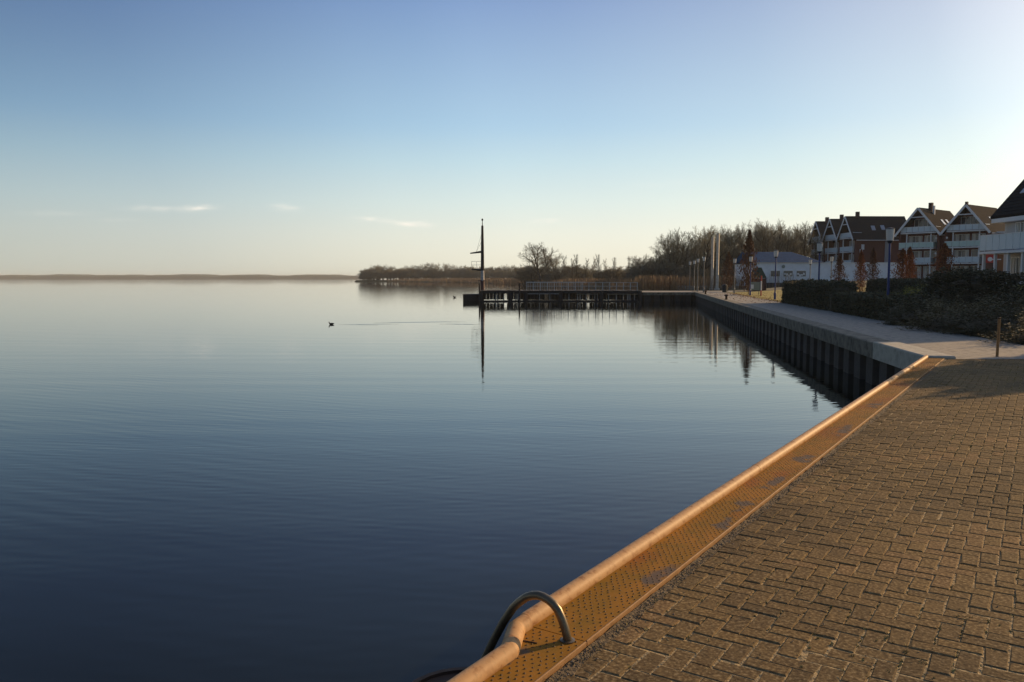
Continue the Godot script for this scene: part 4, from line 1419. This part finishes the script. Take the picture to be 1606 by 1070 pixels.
func gable_unit(root: Node, cx: float, w: float, depth: float, green: int) -> void:
	var eave := 7.95
	var apex := 12.1
	var st := 2.65
	# walls
	var wl := MB.new()
	wl.prism(PackedVector2Array([Vector2(cx - w / 2, -1.0), Vector2(cx + w / 2, -1.0), Vector2(cx + w / 2, eave), Vector2(cx, apex - .15), Vector2(cx - w / 2, eave)]), Transform3D(Basis.IDENTITY, Vector3(0, 0, -depth)), depth - 1.5)
	put(root, "wall", wl, M.wall_brick)
	# side cheeks that frame the recessed balconies
	for s in [-1, 1]: boxpart(root, "cheek_wall", Vector3(cx + s * (w / 2 - .15), eave / 2 - .5, -.75), Vector3(.3, eave + 1.0, 1.5), M.wall_brick)
	# roof slopes
	var sl := sqrt(pow(w / 2 + .45, 2) + pow((apex - eave) * (w / 2 + .45) / (w / 2), 2))
	var ang := atan2(apex - eave, w / 2)
	for s in [-1, 1]:
		var mb := MB.new()
		var bs := Basis(Vector3(0, 0, 1), -s * ang) if true else Basis.IDENTITY
		mb.box(Vector3(cx, apex, -depth / 2 + .2) + bs * Vector3(s * sl / 2, .1, 0), Vector3(sl, .2, depth + .9), bs)
		var rf := put(root, "roof", mb, M.roof_tile)
		# courses of tiles standing proud
		var tl := MB.new()
		for k in 14:
			var d := sl * (k + .5) / 14.0
			tl.box(Vector3(cx, apex, -depth / 2 + .2) + bs * Vector3(s * d, .215, 0), Vector3(sl / 14.0 - .03, .03, depth + .86), bs.rotated(Vector3(0, 0, 1), -s * .05))
		put(rf, "tile_course", tl, M.roof_tile)
		# barge board
		var bb := MB.new()
		bb.box(Vector3(cx, apex, .68) + bs * Vector3(s * sl / 2, .02, 0), Vector3(sl, .36, .06), bs)
		put(root, "barge_board", bb, M.trim)
		# skylights on the slope
		for q in [[-4.0, .52], [-5.9, .5]]:
			var sk := MB.new()
			sk.box(Vector3(cx, apex, q[0]) + bs * Vector3(s * sl * q[1], .26, 0), Vector3(1.15, .08, .75), bs)
			put(rf, "skylight", sk, M.skylight)
		boxpart(root, "gutter", Vector3(cx, apex, -depth / 2) + bs * Vector3(s * (sl - .03), 0, 0) + Vector3(s * .06, -.02, 0), Vector3(.14, .14, depth), M.trim)
	# openings on each floor
	for k in 3:
		var y := k * st
		window(root, Vector3(cx - w * .18, y + 1.1, -1.5), w * .34, 2.15, 1)
		window(root, Vector3(cx + w * .2, y + 1.1, -1.5), w * .3, 2.15, 1, k != 1)
		if k > 0:
			railing(root, Vector3(cx - w * .06, y + .02, .08), w * (.86 if k == 2 else .74), .95, 5, M.balcony_green if k == green else M.balcony, 1.5)
	# attic: glazed gable behind a full width balcony
	railing(root, Vector3(cx, eave + .05, .3), w * .88, .95, 6, M.balcony, 1.75)
	window(root, Vector3(cx, eave + 1.3, -1.5), w * .44, 2.2, 3, false)
	# posts
	for s in [-1, 1]: boxpart(root, "post", Vector3(cx + s * w * .3, st * 1.5 - .6, -.06), Vector3(.16, st * 3 + 1.2, .16), M.trim)
	boxpart(root, "tie_beam", Vector3(cx, apex - 1.5, .55), Vector3(w * .32, .16, .12), M.trim)

func build_houses() -> void:
	# twin gabled house
	var g := 1.55
	var dl := Vector3(.616, 0, .788)
	var pB := Vector3(70.4, g, -140.0)
	var b := thing("apartment_house", "twin gabled brick apartment house with pale blue balconies", "house", pB, -deg_to_rad(52.0), "apartment houses")
	gable_unit(b, 0.0, 6.9, 10.8, 2)
	gable_unit(b, 7.75, 6.9, 10.8, 2)
	boxpart(b, "link_wall", Vector3(3.87, 3.4, -3.2), Vector3(1.2, 8.8, 5.0), M.wall_brick)
	for q in [[3.0, 6.9], [4.75, 6.9], [3.0, 4.3], [4.75, 4.3]]:
		var wl := MB.new()
		wl.blob(Vector3(q[0], q[1], .08), Vector3(.16, .2, .14), 3, 0.05)
		put(b, "wall_lamp", wl, M.frame_white)
	boxpart(b, "chimney", Vector3(.35, 12.3, -3.3), Vector3(.6, 1.9, .6), M.chimney)
	boxpart(b, "flue", Vector3(.95, 11.7, -3.2), Vector3(.3, 2.0, .3), M.trim)
	boxpart(b, "ridge_cap", Vector3(7.75, 12.45, .3), Vector3(.35, .45, .5), M.chimney)
	boxpart(b, "annex_wall", Vector3(13.6, 3.2, -4.5), Vector3(4.6, 8.4, 5.0), M.orange_brick)
	boxpart(b, "annex_roof", Vector3(13.6, 7.55, -4.4), Vector3(5.0, .25, 5.6), M.trim)
	var sg := thing("wall_sign", "red sign with a white disc on the wall beside the balcony house", "sign", Vector3(px(1551, -90.0), 2.9, -90.0), -0.5)
	boxpart(sg, "panel", Vector3(0, 1.0, 0), Vector3(1.3, 1.1, .08), M.sign_red, 0.01)
	var dk := MB.new()
	dk.tube([Vector3(-.1, .85, .04), Vector3(-.1, .85, .06)], [.24, .24], 16)
	put(sg, "disc", dk, M.sign_white)
	boxpart(sg, "arm", Vector3(.5, .82, .05), Vector3(.9, .12, .04), M.sign_white)
	for s in [-.5, .5]: boxpart(sg, "leg", Vector3(s, -.4, -.07), Vector3(.08, 2.6, .06), M.lamp_dark)

	# long gabled row farther off
	var pA := Vector3(65.9, g, -158.8)
	var a := thing("apartment_house", "dark brick apartment house with steep gables behind the white wall", "house", pA, -deg_to_rad(88.0), "apartment houses")
	for k in 3: gable_unit(a, -7.0 * k, 6.6, 10.9, 9)
	for k in 3: boxpart(a, "chimney", Vector3(-7.0 * k + .5, 12.4, -1.6), Vector3(.6, 1.3, .6), M.chimney)
	for k in 2: boxpart(a, "link_wall", Vector3(-3.5 - 7.0 * k, 3.4, -3.0), Vector3(.6, 8.6, 5.5), M.wall_brick)
	var sw := MB.new()
	sw.box(Vector3(3.32, 3.9, -6.3), Vector3(.05, 6.6, .9))
	put(a, "stair_window", sw, M.skylight)
	for q in [[5.9, -.9], [5.0, -.6], [2.4, -.9]]:
		var wl := MB.new()
		wl.box(Vector3(3.36, q[0] + .2, q[1] - .6), Vector3(.1, 1.0, .55))
		put(a, "shutter", wl, M.frame_white)

	# balcony house close by
	var pD := Vector3(36.25, 1.05, -59.8)
	var d := thing("apartment_house", "white house with a steep dark roof and long panelled balcony", "house", pD, -PI / 2, "apartment houses")
	var L := 20.5
	boxpart(d, "wall", Vector3(L / 2 + .1, 2.35, -4.0), Vector3(L - .2, 5.6, 7.9), M.wall_pale)
	var rf := MB.new()
	var pr := PackedVector2Array([Vector2(.5, 4.75), Vector2(.75, 5.05), Vector2(-4.0, 10.7), Vector2(-8.75, 5.05), Vector2(-8.5, 4.75), Vector2(-4.0, 10.2)])
	rf.prism(pr, Transform3D(Basis(Vector3(0, 0, 1), Vector3(0, 1, 0), Vector3(-1, 0, 0)), Vector3(L + .3, 0, 0)), L + .7)
	var rr := put(d, "roof", rf, M.roof_tile)
	var tl := MB.new()
	for k in 22:
		var t := (k + .5) / 22.0
		tl.box(Vector3(L / 2, lerpf(5.1, 10.7, t), lerpf(.75, -4.0, t)), Vector3(L + .6, .04, 7.4 / 22 - .03), Basis(Vector3.RIGHT, atan2(5.65, 4.75) - .04))
	put(rr, "tile_course", tl, M.roof_tile)
	for q in [[1.3, .35], [2.1, .35], [3.6, .6]]:
		var sk := MB.new()
		sk.box(Vector3(q[0], lerpf(5.1, 10.7, q[1]) + .06, lerpf(.75, -4.0, q[1]) + .05), Vector3(.55, .07, 1.1), Basis(Vector3.RIGHT, atan2(5.65, 4.75)))
		put(rr, "skylight", sk, M.skylight)
	boxpart(d, "fascia", Vector3(L / 2, 4.78, .66), Vector3(L + .5, .3, .1), M.trim)
	boxpart(d, "soffit", Vector3(L / 2, 4.66, .33), Vector3(L + .4, .05, .62), M.trim)
	var gb := MB.new()
	gb.prism(PackedVector2Array([Vector2(0, 4.7), Vector2(-8.0, 4.7), Vector2(-4.0, 9.9)]), Transform3D(Basis(Vector3(0, 0, 1), Vector3(0, 1, 0), Vector3(-1, 0, 0)), Vector3(.3, 0, 0)), .2)
	put(d, "gable", gb, M.wall_pale)
	for x in [2.2, 4.6, 7.4, 10.4, 13.4, 16.6]:
		window(d, Vector3(x, 3.6, 0.0), 1.2, 1.95, 1)
		window(d, Vector3(x - .3, 1.05, 0.0), 1.3, 2.1, 1)
	railing(d, Vector3(8.4, 2.5, 2.0), 15.6, 1.15, 20, M.balcony, 2.0)
	for x in [.8, 2.2, 3.7, 5.3, 7.5]:
		boxpart(d, "column", Vector3(x, .9, 1.75), Vector3(.17, 3.0, .17), M.frame_white)

	# white hall with a blue roof
	var z := -115.0
	var x0 := px(1181, z)
	var x1 := px(1418, z)
	var h := thing("hall", "long white hall with a blue roof and three display windows", "hall", Vector3(x0, .95, z), 0.0)
	var W := x1 - x0
	boxpart(h, "wall", Vector3(W / 2, .9, -5.0), Vector3(W, 3.85, 10.0), M.wall_hall)
	boxpart(h, "plinth", Vector3(W / 2, -.55, .02), Vector3(W + .02, 1.2, .08), M.lamp_dark)
	boxpart(h, "coping", Vector3(W / 2, 2.88, 0.02), Vector3(W + .1, .12, .2), M.trim)
	var rb := MB.new()
	var ra := [Vector3(-.3, 2.95, .25), Vector3(10.0, 2.95, .25), Vector3(7.0, 4.6, -5.0), Vector3(-.3, 4.6, -5.0), Vector3(10.0, 2.95, -10.2), Vector3(-.3, 2.95, -10.2)]
	rb.quad(ra[0], ra[1], ra[2], ra[3]); rb.tri(ra[1], ra[4], ra[2]); rb.quad(ra[4], ra[5], ra[3], ra[2]); rb.tri(ra[5], ra[0], ra[3]); rb.quad(ra[0], ra[5], ra[4], ra[1])
	put(h, "roof", rb, M.roof_blue)
	for k in 3:
		var wx: float = [px(1214.5, z), px(1234.5, z), px(1255, z)][k] - x0
		window(h, Vector3(wx, 1.35, 0.0), 1.45, .92, 0, false)
		if k > 0:
			for j in 4:
				var gn := MB.new()
				gn.blob(Vector3(wx - .45 + j * .28, 1.2 + .12 * sin(j * 2.0 + k), .035), Vector3(.14, .12 + .05 * (j % 2), .02), 20 + j + k, .3, 6, 9)
				put(h, "window_print", gn, M.frame_white)
	var em := MB.new()
	em.tube([Vector3(px(1227, z) - x0, 2.35, .0), Vector3(px(1227, z) - x0, 2.35, .05)], [.24, .24], 18)
	put(h, "emblem", em, M.sign_grey)
	for k in 7:
		boxpart(h, "panel_joint", Vector3(2.9 + k * 2.9, 1.2, .006), Vector3(.03, 3.2, .02), M.trim)

# ---------------------------------------------------------------- birds
func build_birds() -> void:
	var o := thing("duck", "dark duck swimming alone on the open lake", "duck", Vector3(-10.45, WATER, -46.4), 0.0)
	# one continuous body: low hull, raised tail, neck and head looking left
	var pts := [Vector3(.27, .10, 0), Vector3(.2, .085, 0), Vector3(.1, .065, 0), Vector3(-.02, .06, 0), Vector3(-.12, .07, 0), Vector3(-.17, .11, 0), Vector3(-.185, .17, 0), Vector3(-.2, .215, 0), Vector3(-.235, .225, 0), Vector3(-.265, .215, 0)]
	var rr := [.012, .05, .085, .1, .085, .05, .035, .042, .04, .016]
	var mb := MB.new()
	mb.tube(pts, rr, 12)
	put(o, "body", mb, M.feather_dark)
	var bk := MB.new()
	bk.tube([Vector3(-.262, .213, 0), Vector3(-.31, .2, 0)], [.013, .007], 6)
	put(o, "beak", bk, M.beak)
	o.scale = Vector3.ONE * 0.62
	var bird := thing("coot", "tiny dark water bird floating near the landing stage", "water bird", Vector3(-7.97, WATER, -111.7), 0.6)
	var b2 := MB.new()
	b2.tube([Vector3(.22, .12, 0), Vector3(.12, .1, 0), Vector3(-.04, .08, 0), Vector3(-.14, .12, 0), Vector3(-.17, .22, 0), Vector3(-.2, .26, 0), Vector3(-.25, .25, 0)], [.02, .08, .12, .08, .045, .05, .02], 10)
	put(bird, "body", b2, M.feather_dark)
	var b3 := MB.new()
	b3.tube([Vector3(-.245, .25, 0), Vector3(-.3, .24, 0)], [.016, .008], 6)
	put(bird, "beak", b3, M.beak)
	# low ripples of the wake, drawn out behind the duck
	var wk := MB.new()
	for q in [[Vector3(-10.0, 0, -46.35), Vector3(-6.6, 0, -46.9), .05], [Vector3(-8.3, 0, -48.2), Vector3(-2.9, 0, -49.6), .11], [Vector3(-4.2, 0, -47.0), Vector3(-1.9, 0, -46.4), .07], [Vector3(-9.8, 0, -46.2), Vector3(-7.6, 0, -45.7), .03]]:
		var a: Vector3 = q[0]
		var b: Vector3 = q[1]
		var side: Vector3 = (b - a).cross(Vector3.UP).normalized() * q[2] * 2.6
		for k in 12:
			var t0 := k / 12.0
			var t1 := (k + 1) / 12.0
			var h0: float = .1 * q[2] * sin(PI * t0)
			var h1: float = .1 * q[2] * sin(PI * t1)
			var p0 := a.lerp(b, t0) + Vector3(0, WATER + .005, 0)
			var p1 := a.lerp(b, t1) + Vector3(0, WATER + .005, 0)
			wk.quad(p0 - side, p1 - side, p1 + Vector3(0, h1, 0), p0 + Vector3(0, h0, 0))
			wk.quad(p0 + Vector3(0, h0, 0), p1 + Vector3(0, h1, 0), p1 + side, p0 + side)
	tag(put(self, "water_wake", wk, M.water), "faint wake trailing behind the duck", "", "", "structure")

func _ready() -> void:
	rng.seed = 2024
	setup_view()
	make_materials()
	build_water()
	build_ground()
	build_promenade()
	build_quay_edge()
	build_far_quay()
	build_houses()
	build_pier()
	build_vegetation()
	build_furniture()
	build_birds()
